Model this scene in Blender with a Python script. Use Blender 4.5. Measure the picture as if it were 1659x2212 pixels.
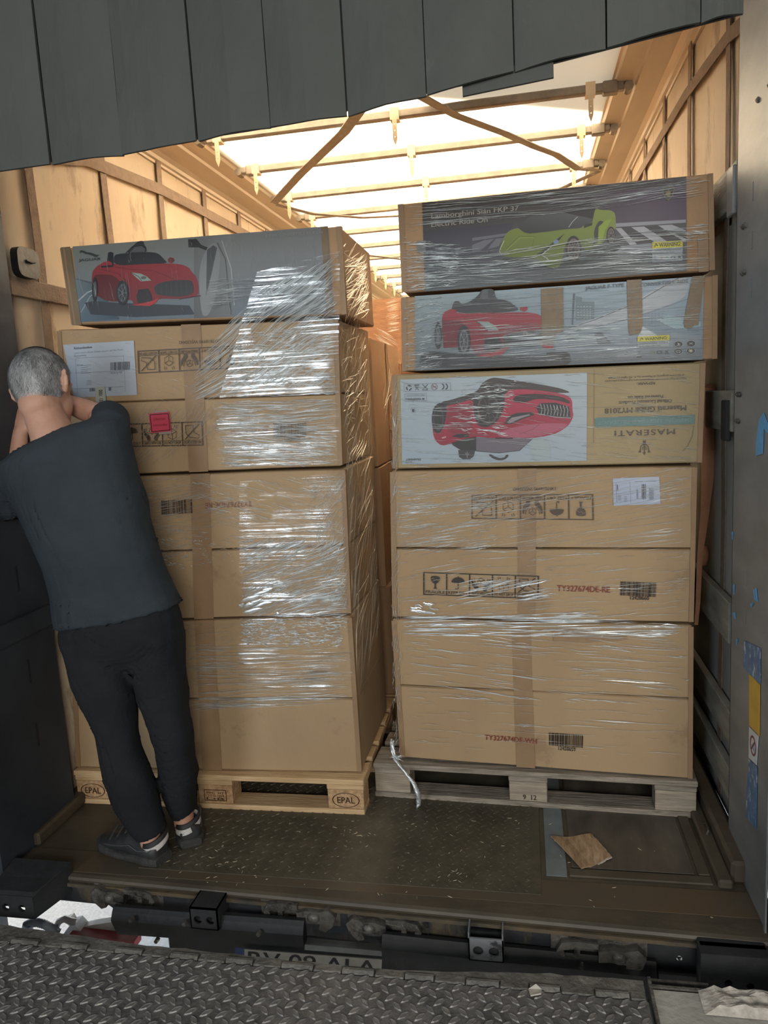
import bpy, bmesh, math, random
from mathutils import Vector, Matrix, noise
from mathutils.geometry import tessellate_polygon
random.seed(7)
PI = math.pi
sc = bpy.context.scene
for o in list(bpy.data.objects): bpy.data.objects.remove(o)

# ---------------------------------------------------------------- camera
FOC = 1619.93
RW = Matrix(((0.98208196, -0.02694263, -0.18651841),      # world axes against the camera's right / down / forward
             (0.18014338, -0.15646397, 0.97111657),
             (-0.05534785, -0.98731612, -0.1488069)))
CAM = Vector((0, 0, 1.565))
cd = bpy.data.cameras.new('camera'); cam = bpy.data.objects.new('camera', cd); sc.collection.objects.link(cam)
cd.sensor_fit = 'VERTICAL'; cd.sensor_height = 36; cd.lens = FOC / 2212 * 36; cd.clip_start = .05
r = RW @ Vector((1, 0, 0)); d = RW @ Vector((0, 1, 0)); f = RW @ Vector((0, 0, 1))
cam.matrix_world = Matrix(((r.x, -d.x, -f.x, CAM.x), (r.y, -d.y, -f.y, CAM.y), (r.z, -d.z, -f.z, CAM.z), (0, 0, 0, 1)))
sc.camera = cam

# ---------------------------------------------------------------- world, sun, lights, exposure
w = bpy.data.worlds.new('world'); sc.world = w; w.use_nodes = True
nt = w.node_tree; bg = nt.nodes['Background']
sky = nt.nodes.new('ShaderNodeTexSky'); sky.sky_type = 'HOSEK_WILKIE'; sky.turbidity = 3.5; sky.ground_albedo = .4
sky.sun_direction = Vector((-.30, -.50, .81)).normalized()
mixw = nt.nodes.new('ShaderNodeMix'); mixw.data_type = 'RGBA'; mixw.inputs[0].default_value = .75
nt.links.new(sky.outputs[0], mixw.inputs[6]); mixw.inputs[7].default_value = (.80, .90, 1.0, 1)
nt.links.new(mixw.outputs[2], bg.inputs[0]); bg.inputs[1].default_value = 2.0
def light(name, kind, loc, energy, color, direction, **kw):
    l = bpy.data.lights.new(name, kind); l.energy = energy; l.color = color
    for k, v in kw.items(): setattr(l, k, v)
    o = bpy.data.objects.new(name, l); o.location = loc
    o.rotation_euler = Vector(direction).to_track_quat('-Z', 'Y').to_euler(); sc.collection.objects.link(o); return o
light('sun', 'SUN', (-6, -10, 16), 95, (1, .96, .90), (.30, .50, -.81), angle=.009)
# daylight through the warehouse's gate behind the camera, plus an added low fill light toward the right cartons
light('gate_daylight', 'AREA', (-2.7, -3.6, 1.9), 112, (.84, .93, 1), (.10, 1, -.06), shape='RECTANGLE', size=1.5, size_y=2.9)
light('front_fill', 'AREA', (1.0, -3.0, 2.0), 150, (1, .95, .87), (-.1, 1, -.10), shape='RECTANGLE', size=1.8, size_y=1.5)
sc.view_settings.view_transform = 'Standard'; sc.view_settings.look = 'None'
sc.view_settings.gamma = 1; sc.view_settings.use_curve_mapping = False
sc.view_settings.exposure = 0.0
sc.cycles.max_bounces = 8; sc.cycles.diffuse_bounces = 4; sc.cycles.transparent_max_bounces = 24
sc.cycles.sample_clamp_indirect = 6

# ---------------------------------------------------------------- measuring and building helpers
def ray(px, py): return RW @ Vector((px - 829.5, py - 1106, FOC))
def at(px, py, a, k=0.0):                       # survey: point of the upright plane y = a + k x seen at a photo point
    r = ray(px, py); t = (a + k * CAM.x - CAM.y) / (r.y - k * r.x); return CAM + r * t
def atx(px, py, x): r = ray(px, py); return CAM + r * ((x - CAM.x) / r.x)
def atz(px, py, z=0.0): r = ray(px, py); return CAM + r * ((z - CAM.z) / r.z)
def lin(c):
    return tuple((v / 255 / 12.92 if v / 255 <= .04045 else ((v / 255 + .055) / 1.055) ** 2.4) for v in c)
ORG = {}
def org(p):
    v = Vector((0, 0, 0))
    while p is not None: v = v + p.location; p = p.parent
    return v
def setup(o, label=None, cat=None, group=None, kind=None):
    if label: o['label'] = label
    if cat: o['category'] = cat
    if group: o['group'] = group
    if kind: o['kind'] = kind
    return o
def empty(name, loc, label, cat, group=None):
    o = bpy.data.objects.new(name, None); o.location = loc; o.empty_display_size = .1; sc.collection.objects.link(o)
    return setup(o, label, cat, group)
class MB:
    def __init__(s): s.v = []; s.f = []; s.c = []; s.a = []; s.m = None
    def V(s, p, a=None):
        p = Vector(p); s.v.append(s.m @ p if s.m else p); 
        if a is not None: s.a.append(a)
        return len(s.v) - 1
    def F(s, idx, col=None): s.f.append(tuple(idx)); s.c.append(col)
    def box(s, x0, x1, y0, y1, z0, z1, b=0.0, col=None):
        if b <= 0:
            q = [s.V(p) for p in ((x0,y0,z0),(x1,y0,z0),(x1,y1,z0),(x0,y1,z0),(x0,y0,z1),(x1,y0,z1),(x1,y1,z1),(x0,y1,z1))]
            for f in ((0,3,2,1),(4,5,6,7),(0,1,5,4),(1,2,6,5),(2,3,7,6),(3,0,4,7)): s.F([q[i] for i in f], col)
        else:                                    # chamfered box
            X = (x0, x1); Y = (y0, y1); Z = (z0, z1); id = {}
            for i in (0, 1):
                for j in (0, 1):
                    for k in (0, 1):
                        sx, sy, sz = (1 - 2*i), (1 - 2*j), (1 - 2*k)
                        id[i,j,k,0] = s.V((X[i], Y[j] + sy*b, Z[k] + sz*b))
                        id[i,j,k,1] = s.V((X[i] + sx*b, Y[j], Z[k] + sz*b))
                        id[i,j,k,2] = s.V((X[i] + sx*b, Y[j] + sy*b, Z[k]))
            def face(l, flip): s.F(l[::-1] if flip else l, col)
            for i in (0, 1): face([id[i,0,0,0], id[i,1,0,0], id[i,1,1,0], id[i,0,1,0]], i == 0)
            for j in (0, 1): face([id[0,j,0,1], id[0,j,1,1], id[1,j,1,1], id[1,j,0,1]], j == 0)
            for k in (0, 1): face([id[0,0,k,2], id[1,0,k,2], id[1,1,k,2], id[0,1,k,2]], k == 0)
            for a_ in (0, 1):
                for b_ in (0, 1):
                    face([id[a_,b_,0,0], id[a_,b_,0,1], id[a_,b_,1,1], id[a_,b_,1,0]], (a_+b_) % 2 == 0)
                    face([id[0,a_,b_,1], id[0,a_,b_,2], id[1,a_,b_,2], id[1,a_,b_,1]], (a_+b_) % 2 == 0)
                    face([id[a_,0,b_,0], id[a_,0,b_,2], id[a_,1,b_,2], id[a_,1,b_,0]], (a_+b_) % 2 == 1)
                    for c_ in (0, 1): face([id[a_,b_,c_,0], id[a_,b_,c_,1], id[a_,b_,c_,2]], (a_+b_+c_) % 2 == 0)
        return s
    def tube(s, pts, rad, n=8, cap=True, flat=1.0, col=None):
        pts = [Vector(p) for p in pts]; rings = []
        for i, p in enumerate(pts):
            t = (pts[min(i+1, len(pts)-1)] - pts[max(i-1, 0)]).normalized()
            up = Vector((0, 0, 1)) if abs(t.z) < .9 else Vector((0, 1, 0))
            a = t.cross(up).normalized(); b = t.cross(a).normalized()
            rr = rad[i] if isinstance(rad, (list, tuple)) else rad
            rings.append([s.V(p + a*rr*math.cos(2*PI*k/n) + b*rr*flat*math.sin(2*PI*k/n)) for k in range(n)])
        for i in range(len(rings)-1):
            for k in range(n): s.F((rings[i][k], rings[i][(k+1) % n], rings[i+1][(k+1) % n], rings[i+1][k]), col)
        if cap: s.F(rings[0][::-1], col); s.F(rings[-1], col)
        return s
    def loft(s, rings, cap=True, col=None):
        id = [[s.V(p) for p in rg] for rg in rings]; n = len(id[0])
        for i in range(len(id)-1):
            for k in range(n): s.F((id[i][k], id[i][(k+1) % n], id[i+1][(k+1) % n], id[i+1][k]), col)
        if cap: s.F(id[0][::-1], col); s.F(id[-1], col)
        return s
    def ell(s, c, r3, n=16, rot=None, col=None):
        c = Vector(c); rings = []
        for i in range(1, n//2):
            th = PI * i / (n//2)
            rings.append([(Vector((r3[0]*math.sin(th)*math.cos(2*PI*k/n), r3[1]*math.sin(th)*math.sin(2*PI*k/n), r3[2]*math.cos(th)))) for k in range(n)])
        if rot: rings = [[rot @ p for p in rg] for rg in rings]
        rings = [[c + p for p in rg] for rg in rings]
        return s.loft(rings, True, col)
    def prism(s, outline, fn, depth, holes=(), col=None):    # 2-D outline (with holes) swept to a plate: fn(u, v, w) -> point
        loops = [list(outline)] + [list(h) for h in holes]
        flat = [p for l in loops for p in l]
        tris = tessellate_polygon([[Vector((p[0], p[1], 0)) for p in l] for l in loops])
        A = [s.V(fn(p[0], p[1], 0)) for p in flat]; Bk = [s.V(fn(p[0], p[1], depth)) for p in flat]
        for t in tris: s.F([A[i] for i in t], col); s.F([Bk[i] for i in t][::-1], col)
        o = 0
        for l in loops:
            n = len(l)
            for i in range(n): j = (i+1) % n; s.F((A[o+i], A[o+j], Bk[o+j], Bk[o+i]), col)
            o += n
        return s
    def build(s, name, mat, parent=None, smooth=False, label=None, cat=None, group=None, kind=None, loc=None, fix=True):
        o_ = org(parent) if parent is not None else Vector(loc if loc else (0, 0, 0))
        me = bpy.data.meshes.new(name); me.from_pydata([v - o_ for v in s.v], [], s.f)
        if any(c is not None for c in s.c):
            ca = me.color_attributes.new('Col', 'FLOAT_COLOR', 'CORNER'); i = 0; buf = []
            for fi, c in zip(s.f, s.c):
                c = c or (.5, .5, .5)
                if isinstance(c[0], (tuple, list)): 
                    for q in c: buf += [q[0], q[1], q[2], 1]
                else: buf += [c[0], c[1], c[2], 1] * len(fi)
            ca.data.foreach_set('color', buf)
        if s.a and len(s.a) == len(s.v):
            at_ = me.attributes.new('amount', 'FLOAT', 'POINT'); at_.data.foreach_set('value', s.a)
        if fix:
            bm = bmesh.new(); bm.from_mesh(me); bmesh.ops.recalc_face_normals(bm, faces=bm.faces); bm.to_mesh(me); bm.free()
        if smooth: me.polygons.foreach_set('use_smooth', [True] * len(me.polygons))
        if mat: me.materials.append(mat)
        o = bpy.data.objects.new(name, me); sc.collection.objects.link(o)
        if parent is not None: o.parent = parent
        else: o.location = o_
        return setup(o, label, cat, group, kind)
def remeshed(mb, name, mat, parent, voxel, iters=6, post=None, **kw):
    o = mb.build(name + '_src', None, None)
    m = o.modifiers.new('r', 'REMESH'); m.mode = 'VOXEL'; m.voxel_size = voxel; m.use_smooth_shade = True
    if iters: s_ = o.modifiers.new('s', 'SMOOTH'); s_.factor = .5; s_.iterations = iters
    dg = bpy.context.evaluated_depsgraph_get(); dg.update()
    me = bpy.data.meshes.new_from_object(o.evaluated_get(dg)); bpy.data.objects.remove(o)
    pr = org(parent) if parent is not None else Vector((0, 0, 0))
    for v in me.vertices:
        p = v.co.copy()
        if post: p = post(p, v.normal)
        v.co = p - pr
    me.polygons.foreach_set('use_smooth', [True] * len(me.polygons)); me.materials.clear(); me.materials.append(mat)
    n = bpy.data.objects.new(name, me); sc.collection.objects.link(n); n.parent = parent
    return setup(n, **kw)

# ---------------------------------------------------------------- materials
MATS = {}
def mat(name, c1, c2=None, rough=.6, scale=6, stretch=(1, 1, 1), bump=.1, bscale=None, metal=0.0, lo=.35, hi=.65, spec=.5, detail=6, rough2=None, third=None):
    if name in MATS: return MATS[name]
    m = bpy.data.materials.new(name); m.use_nodes = True; t = m.node_tree; n = t.nodes; L = t.links; p = n['Principled BSDF']
    tc = n.new('ShaderNodeTexCoord'); mp = n.new('ShaderNodeMapping'); mp.inputs['Scale'].default_value = stretch
    L.new(tc.outputs['Object'], mp.inputs[0])
    nz = n.new('ShaderNodeTexNoise'); nz.inputs['Scale'].default_value = scale; nz.inputs['Detail'].default_value = detail; nz.inputs['Roughness'].default_value = .6
    L.new(mp.outputs[0], nz.inputs[0])
    cr = n.new('ShaderNodeValToRGB'); cr.color_ramp.elements[0].position = lo; cr.color_ramp.elements[1].position = hi
    cr.color_ramp.elements[0].color = (*c1, 1); cr.color_ramp.elements[1].color = (*(c2 or c1), 1)
    L.new(nz.outputs[0], cr.inputs[0]); out = cr.outputs[0]
    if third:                                     # worn-through patches or stains: (colour, noise scale, threshold, stretch)
        mp3 = n.new('ShaderNodeMapping'); mp3.inputs['Scale'].default_value = third[3] if len(third) > 3 else (1, 1, 1); L.new(tc.outputs['Object'], mp3.inputs[0])
        n3 = n.new('ShaderNodeTexNoise'); n3.inputs['Scale'].default_value = third[1]; n3.inputs['Detail'].default_value = 9; n3.inputs['Roughness'].default_value = .7; L.new(mp3.outputs[0], n3.inputs[0])
        r3 = n.new('ShaderNodeValToRGB'); r3.color_ramp.elements[0].position = third[2]; r3.color_ramp.elements[1].position = third[2] + .07; L.new(n3.outputs[0], r3.inputs[0])
        mx = n.new('ShaderNodeMix'); mx.data_type = 'RGBA'; L.new(r3.outputs[0], mx.inputs[0]); L.new(out, mx.inputs[6]); mx.inputs[7].default_value = (*third[0], 1); out = mx.outputs[2]
    L.new(out, p.inputs['Base Color'])
    p.inputs['Roughness'].default_value = rough; p.inputs['Metallic'].default_value = metal; p.inputs['Specular IOR Level'].default_value = spec
    if bump:
        n2 = n.new('ShaderNodeTexNoise'); n2.inputs['Scale'].default_value = bscale or scale * 5; n2.inputs['Detail'].default_value = 5; L.new(mp.outputs[0], n2.inputs[0])
        b = n.new('ShaderNodeBump'); b.inputs['Strength'].default_value = bump; b.inputs['Distance'].default_value = .01; L.new(n2.outputs[0], b.inputs['Height']); L.new(b.outputs[0], p.inputs['Normal'])
    MATS[name] = m; return m
def cmat(name, rough=.5, gain=1.0):               # printed ink: colour comes with the printed shapes
    m = bpy.data.materials.new(name); m.use_nodes = True; t = m.node_tree; p = t.nodes['Principled BSDF']
    a = t.nodes.new('ShaderNodeAttribute'); a.attribute_name = 'Col'
    mu = t.nodes.new('ShaderNodeVectorMath'); mu.operation = 'SCALE'; mu.inputs['Scale'].default_value = gain; t.links.new(a.outputs['Color'], mu.inputs[0]); t.links.new(mu.outputs[0], p.inputs['Base Color']); p.inputs['Roughness'].default_value = rough
    return m
INK = cmat('ink', .45, .82)
CARD = mat('cardboard', (.355, .243, .137), (.41, .288, .165), rough=.75, scale=2.2, stretch=(1, 1, .6), bump=.12, bscale=60, third=((.31, .207, .118), 3.0, .60))
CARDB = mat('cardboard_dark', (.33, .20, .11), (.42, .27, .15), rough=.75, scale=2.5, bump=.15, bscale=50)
CARDO = mat('cardboard_painted_glow', (.22, .105, .05), (.30, .15, .075), rough=.6, scale=5, stretch=(1, 1, 8), bump=.3, bscale=30)  # warm orange light deep in the trailer is put into this card colour
CARDG = mat('cardboard_olive', (.33, .255, .145), (.375, .295, .168), rough=.7, scale=2.4, bump=.1, bscale=60)
TAPE = mat('parcel_tape', (.26, .165, .088), (.31, .20, .11), rough=.55, scale=8, bump=.1, bscale=40)
TAPED = mat('parcel_tape_dark', (.15, .105, .06), (.21, .15, .088), rough=.5, scale=8, bump=.1, bscale=30)
WOODN = mat('pallet_wood_new', (.50, .33, .17), (.66, .47, .27), rough=.8, scale=5, stretch=(1.2, 14, 14), bump=.3, bscale=12, third=((.33, .21, .11), 5, .62, (1, 6, 6)))
WOODO = mat('pallet_wood_old', (.17, .145, .115), (.36, .31, .25), rough=.85, scale=5, stretch=(1.2, 16, 16), bump=.5, bscale=12, third=((.10, .08, .06), 6, .6, (1, 8, 8)))
CHIP = mat('pallet_block_chipboard', (.36, .22, .11), (.58, .38, .21), rough=.9, scale=60, bump=.5, bscale=90)
BLKO = mat('pallet_block_old', (.26, .22, .17), (.42, .36, .28), rough=.9, scale=6, stretch=(1, 3, 14), bump=.5, bscale=14)
FLOORM = mat('trailer_floor', (.050, .041, .028), (.084, .068, .046), rough=.55, scale=4, stretch=(1, 1.5, 1), bump=.15, bscale=30, third=((.12, .10, .075), 5, .63))
TREADF = mat('floor_tread_plate', (.055, .049, .034), (.086, .075, .051), rough=.5, scale=9, bump=.15, bscale=50, third=((.13, .08, .04), 4, .66))
STEELG = mat('grey_floor_steel', (.10, .125, .13), (.17, .20, .205), rough=.5, scale=6, bump=.1)
TREADD = mat('dock_tread_plate', (.08, .078, .078), (.17, .163, .155), rough=.5, scale=14, bump=.3, bscale=90, metal=.2, third=((.23, .21, .19), 24, .60))
LUGM = mat('dock_tread_lugs', (.15, .145, .14), (.25, .24, .23), rough=.45, scale=30, bump=.15, metal=.3)
BEAM = mat('rear_beam_paint', (.013, .015, .019), (.028, .030, .034), rough=.5, scale=6, bump=.2, third=((.085, .07, .045), 5, .54, (1, 1, .35)))
BLACK = mat('black_paint', (.006, .0065, .008), (.011, .012, .014), rough=.5, scale=8, bump=.15)
RUB = mat('black_rubber', (.010, .011, .013), (.020, .021, .024), rough=.75, scale=10, bump=.2)
LATCH = mat('latch_steel', (.075, .07, .06), (.16, .15, .135), rough=.5, scale=18, bump=.4, metal=.5, third=((.03, .03, .03), 12, .56))
WORN = mat('worn_grey_paint', (.14, .15, .165), (.21, .22, .235), rough=.5, scale=10, bump=.2, third=((.03, .03, .033), 14, .53))
POST = mat('post_paint', (.21, .225, .235), (.31, .325, .335), rough=.45, scale=2.2, stretch=(1, 1, 2.6), bump=.12, metal=.35, third=((.27, .28, .28), 3.5, .66, (1, 1, 4)))
POSTD = mat('post_dark', (.016, .022, .032), (.032, .042, .058), rough=.6, scale=3, bump=.15, third=((.07, .11, .14), 2.6, .68))
WALLM = mat('curtain_tarp', (.56, .45, .32), (.68, .56, .41), rough=.6, scale=1.6, stretch=(1, 1.3, .5), bump=.25, bscale=10, third=((.33, .24, .15), 2.6, .54, (1, 1.7, .6)))
RAIL = mat('roof_rail_aluminium', (.50, .42, .32), (.62, .53, .41), rough=.4, scale=4, stretch=(1, .2, 1), bump=.1, metal=.25)
BOW = mat('roof_bow_steel', (.17, .145, .115), (.26, .22, .175), rough=.45, scale=12, bump=.1, metal=.4)
BELT = mat('webbing_brown', (.17, .12, .085), (.23, .165, .12), rough=.85, scale=30, bump=.4, bscale=120)
BELTO = mat('webbing_orange', (.42, .20, .11), (.52, .27, .16), rough=.7, scale=12, bump=.4, bscale=160)
SLAT = mat('side_slat', (.19, .18, .155), (.30, .29, .25), rough=.6, scale=5, stretch=(1, 1, 5), bump=.25)
CURT = mat('shelter_curtain', (.050, .055, .052), (.066, .071, .066), rough=.7, scale=2.5, stretch=(1, 1, .6), bump=.15, bscale=60, third=((.078, .084, .078), 5, .66, (1.5, 1, .8)))
CONC = mat('concrete', (.34, .33, .29), (.46, .45, .40), rough=.9, scale=8, bump=.4, bscale=40)
CONCR = mat('broken_concrete', (.36, .32, .28), (.58, .54, .48), rough=1, scale=40, bump=1.0, bscale=30)
GROUND = mat('yard_asphalt', (.50, .51, .52), (.66, .67, .68), rough=.9, scale=60, bump=.4, bscale=90)
HALL = mat('hall_plaster', (.30, .29, .27), (.36, .35, .33), rough=.9, scale=1, bump=.05)
def flat(name, c, rough=.5, metal=0.0, bump=.05, scale=20): return mat(name, c, tuple(min(1, v*1.2 + .004) for v in c), rough=rough, metal=metal, bump=bump, scale=scale)

def film_mat(name, tint, rough, amount=None, sheet=False, white=.9):
    m = bpy.data.materials.new(name); m.use_nodes = True; t = m.node_tree; n = t.nodes; L = t.links; p = n['Principled BSDF']; out = n['Material Output']
    p.inputs['Base Color'].default_value = (*[v*white for v in tint], 1); p.inputs['Roughness'].default_value = rough; p.inputs['Specular IOR Level'].default_value = 1.0
    tr = n.new('ShaderNodeBsdfTransparent'); mx = n.new('ShaderNodeMixShader')
    if sheet:
        gl = n.new('ShaderNodeBsdfGlossy'); gl.inputs['Roughness'].default_value = rough
        tc = n.new('ShaderNodeTexCoord'); mp = n.new('ShaderNodeMapping'); mp.inputs['Scale'].default_value = (2.2, 3, 105); L.new(tc.outputs['Object'], mp.inputs[0])
        mp.inputs['Rotation'].default_value = (0, sheet if isinstance(sheet, float) else 0, 0)
        nz = n.new('ShaderNodeTexNoise'); nz.inputs['Scale'].default_value = 1.0; nz.inputs['Detail'].default_value = 4; L.new(mp.outputs[0], nz.inputs[0])
        b = n.new('ShaderNodeBump'); b.inputs['Strength'].default_value = .9; b.inputs['Distance'].default_value = .004; L.new(nz.outputs[0], b.inputs['Height']); L.new(b.outputs[0], gl.inputs['Normal'])
        rr = n.new('ShaderNodeValToRGB'); rr.color_ramp.elements[0].position = .50; rr.color_ramp.elements[1].position = .66
        rr.color_ramp.elements[0].color = (.03,) * 3 + (1,); rr.color_ramp.elements[1].color = (amount or .5,) * 3 + (1,)
        L.new(nz.outputs[0], rr.inputs[0]); big = n.new('ShaderNodeTexNoise'); big.inputs['Scale'].default_value = 5; big.inputs['Detail'].default_value = 5; L.new(tc.outputs['Object'], big.inputs[0])
        rb = n.new('ShaderNodeValToRGB'); rb.color_ramp.elements[0].position = .40 if amount > .7 else .44; rb.color_ramp.elements[1].position = .50 if amount > .7 else .60; L.new(big.outputs[0], rb.inputs[0])
        mu = n.new('ShaderNodeMath'); mu.operation = 'MULTIPLY'; L.new(rr.outputs[0], mu.inputs[0]); L.new(rb.outputs[0], mu.inputs[1]); L.new(mu.outputs[0], mx.inputs[0])
        L.new(tr.outputs[0], mx.inputs[1]); L.new(gl.outputs[0], mx.inputs[2])
    else:
        a = n.new('ShaderNodeAttribute'); a.attribute_name = 'amount'; L.new(a.outputs['Fac'], mx.inputs[0])
        gl = n.new('ShaderNodeBsdfGlossy'); gl.inputs['Roughness'].default_value = .3; gl.inputs['Color'].default_value = (*tint, 1); m2 = n.new('ShaderNodeMixShader'); m2.inputs[0].default_value = .62; L.new(p.outputs[0], m2.inputs[1]); L.new(gl.outputs[0], m2.inputs[2]); L.new(tr.outputs[0], mx.inputs[1]); L.new(m2.outputs[0], mx.inputs[2])
    L.new(mx.outputs[0], out.inputs[0]); return m
CREASE = film_mat('film_crease', (.93, .98, 1), .16)
CREASEW = film_mat('film_crease_warm', (1, .95, .84), .16)
FILM = film_mat('film_sheet', (1, 1, 1), .14, .85, sheet=-.55)
FILM2 = film_mat('film_sheet_level', (1, 1, 1), .14, .60, sheet=True)
def roof_mat():
    m = bpy.data.materials.new('roof_tarp'); m.use_nodes = True; t = m.node_tree; n = t.nodes; L = t.links
    n.remove(n['Principled BSDF']); tl = n.new('ShaderNodeBsdfTranslucent'); tl.inputs[0].default_value = (.95, .87, .74, 1)
    df = n.new('ShaderNodeBsdfDiffuse'); df.inputs[0].default_value = (.78, .73, .64, 1); mx = n.new('ShaderNodeMixShader'); mx.inputs[0].default_value = .35
    L.new(tl.outputs[0], mx.inputs[1]); L.new(df.outputs[0], mx.inputs[2]); L.new(mx.outputs[0], n['Material Output'].inputs[0]); return m
ROOF = roof_mat()

# ================================================================= SETTING
# yard and warehouse shell
MB().box(-30, 30, 1.70, 60, -1.35, -1.25).build('ground', GROUND, kind='structure', label='pale asphalt yard seen below the trailer')
XL, XR, ZR = -1.87, .69, 2.97
def hall():
    MB().box(-6, .28, -5, .55, -.25, 0).box(-6, -2.2, .55, 1.80, -.25, 0).build('floor_hall', CONC, kind='structure')
    m = MB(); m.box(-6, -2.55, 1.62, 1.70, -1.25, 5.2).box(1.05, 6, 1.62, 1.70, -1.25, 5.2).box(-2.55, 1.05, 1.62, 1.70, 3.35, 5.2).box(-2.55, 1.05, 1.55, 1.70, -1.25, -.25)
    m.prism([(-2.5, 5.2), (6, 5.2), (6, 7.5), (-.95, 7.5)], lambda u, v, w_: (u, 1.62 + w_, v), .08)  # unseen upper wall, its slanted outline invented to shape the roof tarp's shadow
    m.build('wall_dock', HALL, kind='structure')
    MB().box(-6, 6, -5.1, -5, 0, 5).build('wall_back', HALL, kind='structure')
    MB().box(-6.1, -6, -5, 1.7, 0, 5).build('wall_hall_left', HALL, kind='structure')
    MB().box(6, 6.1, -5, 1.7, 0, 5).build('wall_hall_right', HALL, kind='structure')
    MB().box(-6.1, 6.1, -5.1, 1.62, 5, 5.1).build('ceiling_hall', HALL, kind='structure')
hall()
# concrete sill to the right of the plate, broken along its outer edge
sill = MB().box(.292, 6, -5, 1.842, -.25, -.004).build('floor_sill', CONC, kind='structure', label='concrete dock sill right of the tread plate')
m = MB(); nx, ny = 46, 12
for i in range(nx+1):
    for j in range(ny+1):
        x = .405 + .9 * i/nx; y = 1.772 + .085 * j/ny + (.012*noise.noise(Vector((x*14, 3, 0))) if j == ny else 0)
        e = min(i, j, ny-j+1) ; z = -.002 + (.016 + .016*noise.noise(Vector((x*40, y*40, 0)))) * min(1, e/2)
        if j == ny: z = -.06
        m.V((x, y, z))
for i in range(nx):
    for j in range(ny): a = i*(ny+1)+j; m.F((a, a+ny+1, a+ny+2, a+1))
m.build('concrete_repair', CONCR, sill, smooth=False, label='crumbling patch of rough concrete')
MB().box(.282, .290, .55, 1.87, -.05, .010).box(.290, .44, 1.850, 1.858, -.05, -.002).box(.292, .44, 1.885, 1.893, -.06, -.014).build('edge_angle', mat('rusty_angle', (.05, .045, .042), (.15, .14, .12), rough=.6, scale=30, bump=.5, third=((.5, .5, .48), 40, .68)), sill)

# trailer floor
def yb(x): return 2.085 - .032 * x                 # rear sill of the trailer, very slightly askew
m = MB()
n = 24
prof = [(0, 0.0), (-.012, -.004), (-.016, -.012), (-.012, -.022), (0, -.026)]
rings = []
for i in range(n+1):
    x = XL + (XR - XL) * i/n; y = yb(min(x, .66))
    rings.append([Vector((x, 15.6, 0)), ] + [Vector((x, y + dy, z)) for dy, z in prof] + [Vector((x, 15.6, -.026))])
m.loft(rings)
floor = m.build('floor', FLOORM, kind='structure', label='worn brown steel and plywood floor of the trailer')
# tread plate let into the floor
tp = MB(); a, b, c, d_ = atz(395, 1765), atz(1172, 1768), atz(1175, 1922), atz(300, 1895)
x0, x1, y0, y1 = -1.36, .015, 2.185, 3.3
tp.box(x0, x1, y0, y1, .0005, .0032, b=.001); tp.build('tread_plate', TREADF, floor)
def lug(m, x, y, z, L, W, h, ang, col=None, n=8, k1=.80, k2=.55):
    ca, sa = math.cos(ang), math.sin(ang); R_ = []
    for sc_, hh in ((1, 0), (k1, h), (k2, h*.62)):
        ring_ = []
        for k in range(n):
            t = 2*PI*k/n; u = L/2*math.cos(t)*sc_; v = W/2*math.sin(t)*(1 - .35*abs(math.cos(t)))*sc_
            ring_.append(m.V((x + u*ca - v*sa, y + u*sa + v*ca, z + hh)))
        R_.append(ring_)
    for a_, b_ in ((R_[0], R_[1]), (R_[1], R_[2])):
        for k in range(n): j = (k+1) % n; m.F((a_[k], a_[j], b_[j], b_[k]), col)
    m.F(R_[2], col)
m = MB(); j = 0; y = y0 + .02
while y < 2.80:
    x = x0 + .02 + (.021 if j % 2 else 0)
    while x < x1 - .015: lug(m, x, y, .003, .032, .009, .0022, PI/4 if j % 2 else -PI/4, n=6); x += .042
    y += .023; j += 1
m.build('tread_lug', TREADF, floor, kind='stuff')
for (px, py) in ((847, 1783), (1141, 1902), (1120, 1790), (870, 1870), (935, 1912), (880, 1775)):
    p = atz(px, py); MB().tube([(p.x, p.y, .003), (p.x, p.y, .0065)], [.009, .006], 10).build('rivet', TREADF, floor)
MB().box(.032, .098, 2.285, 3.2, .0005, .003).build('steel_strip', STEELG, floor, label='grey bare steel strip')
m = MB(); m.box(.115, .50, 2.335, 3.3, .0, .004, b=.001); m.build('floor_panel', mat('floor_ply', (.066, .056, .045), (.105, .09, .07), rough=.5, scale=5, stretch=(3, 1, 1), bump=.1, third=((.16, .14, .105), 5, .64, (3, 1, 1))), floor, label='dark worn plywood floor panel')
MB().box(.105, .545, 2.285, 2.325, .0, .007, b=.002).build('floor_frame', FLOORM, floor)
MB().box(.51, .545, 2.33, 4.5, .0, .008, b=.002).build('floor_frame', FLOORM, floor)
MB().box(.555, .60, 2.27, 9, .0, .03, b=.006).build('floor_rail', FLOORM, floor)
MB().box(.60, .655, 2.30, 9, .0, .075, b=.01).build('floor_rail', FLOORM, floor)
m = MB(); p = atz(1520, 1810); m.tube([(.577, 2.52, .03), (.583, 2.525, .042), (.586, 2.57, .042), (.577, 2.59, .03)], .003, 6); m.build('lashing_ring', LATCH, floor)
MB().box(-1.87, -1.80, 2.27, 9, .0, .05, b=.008).build('floor_rail', FLOORM, floor)
MB().box(-1.86, .66, yb(0)+.06, 2.262, .0, .0018).build('rear_floor_strip', mat('floor_strip', (.095, .062, .035), (.07, .062, .045), rough=.5, scale=3, bump=.1), floor)

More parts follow.
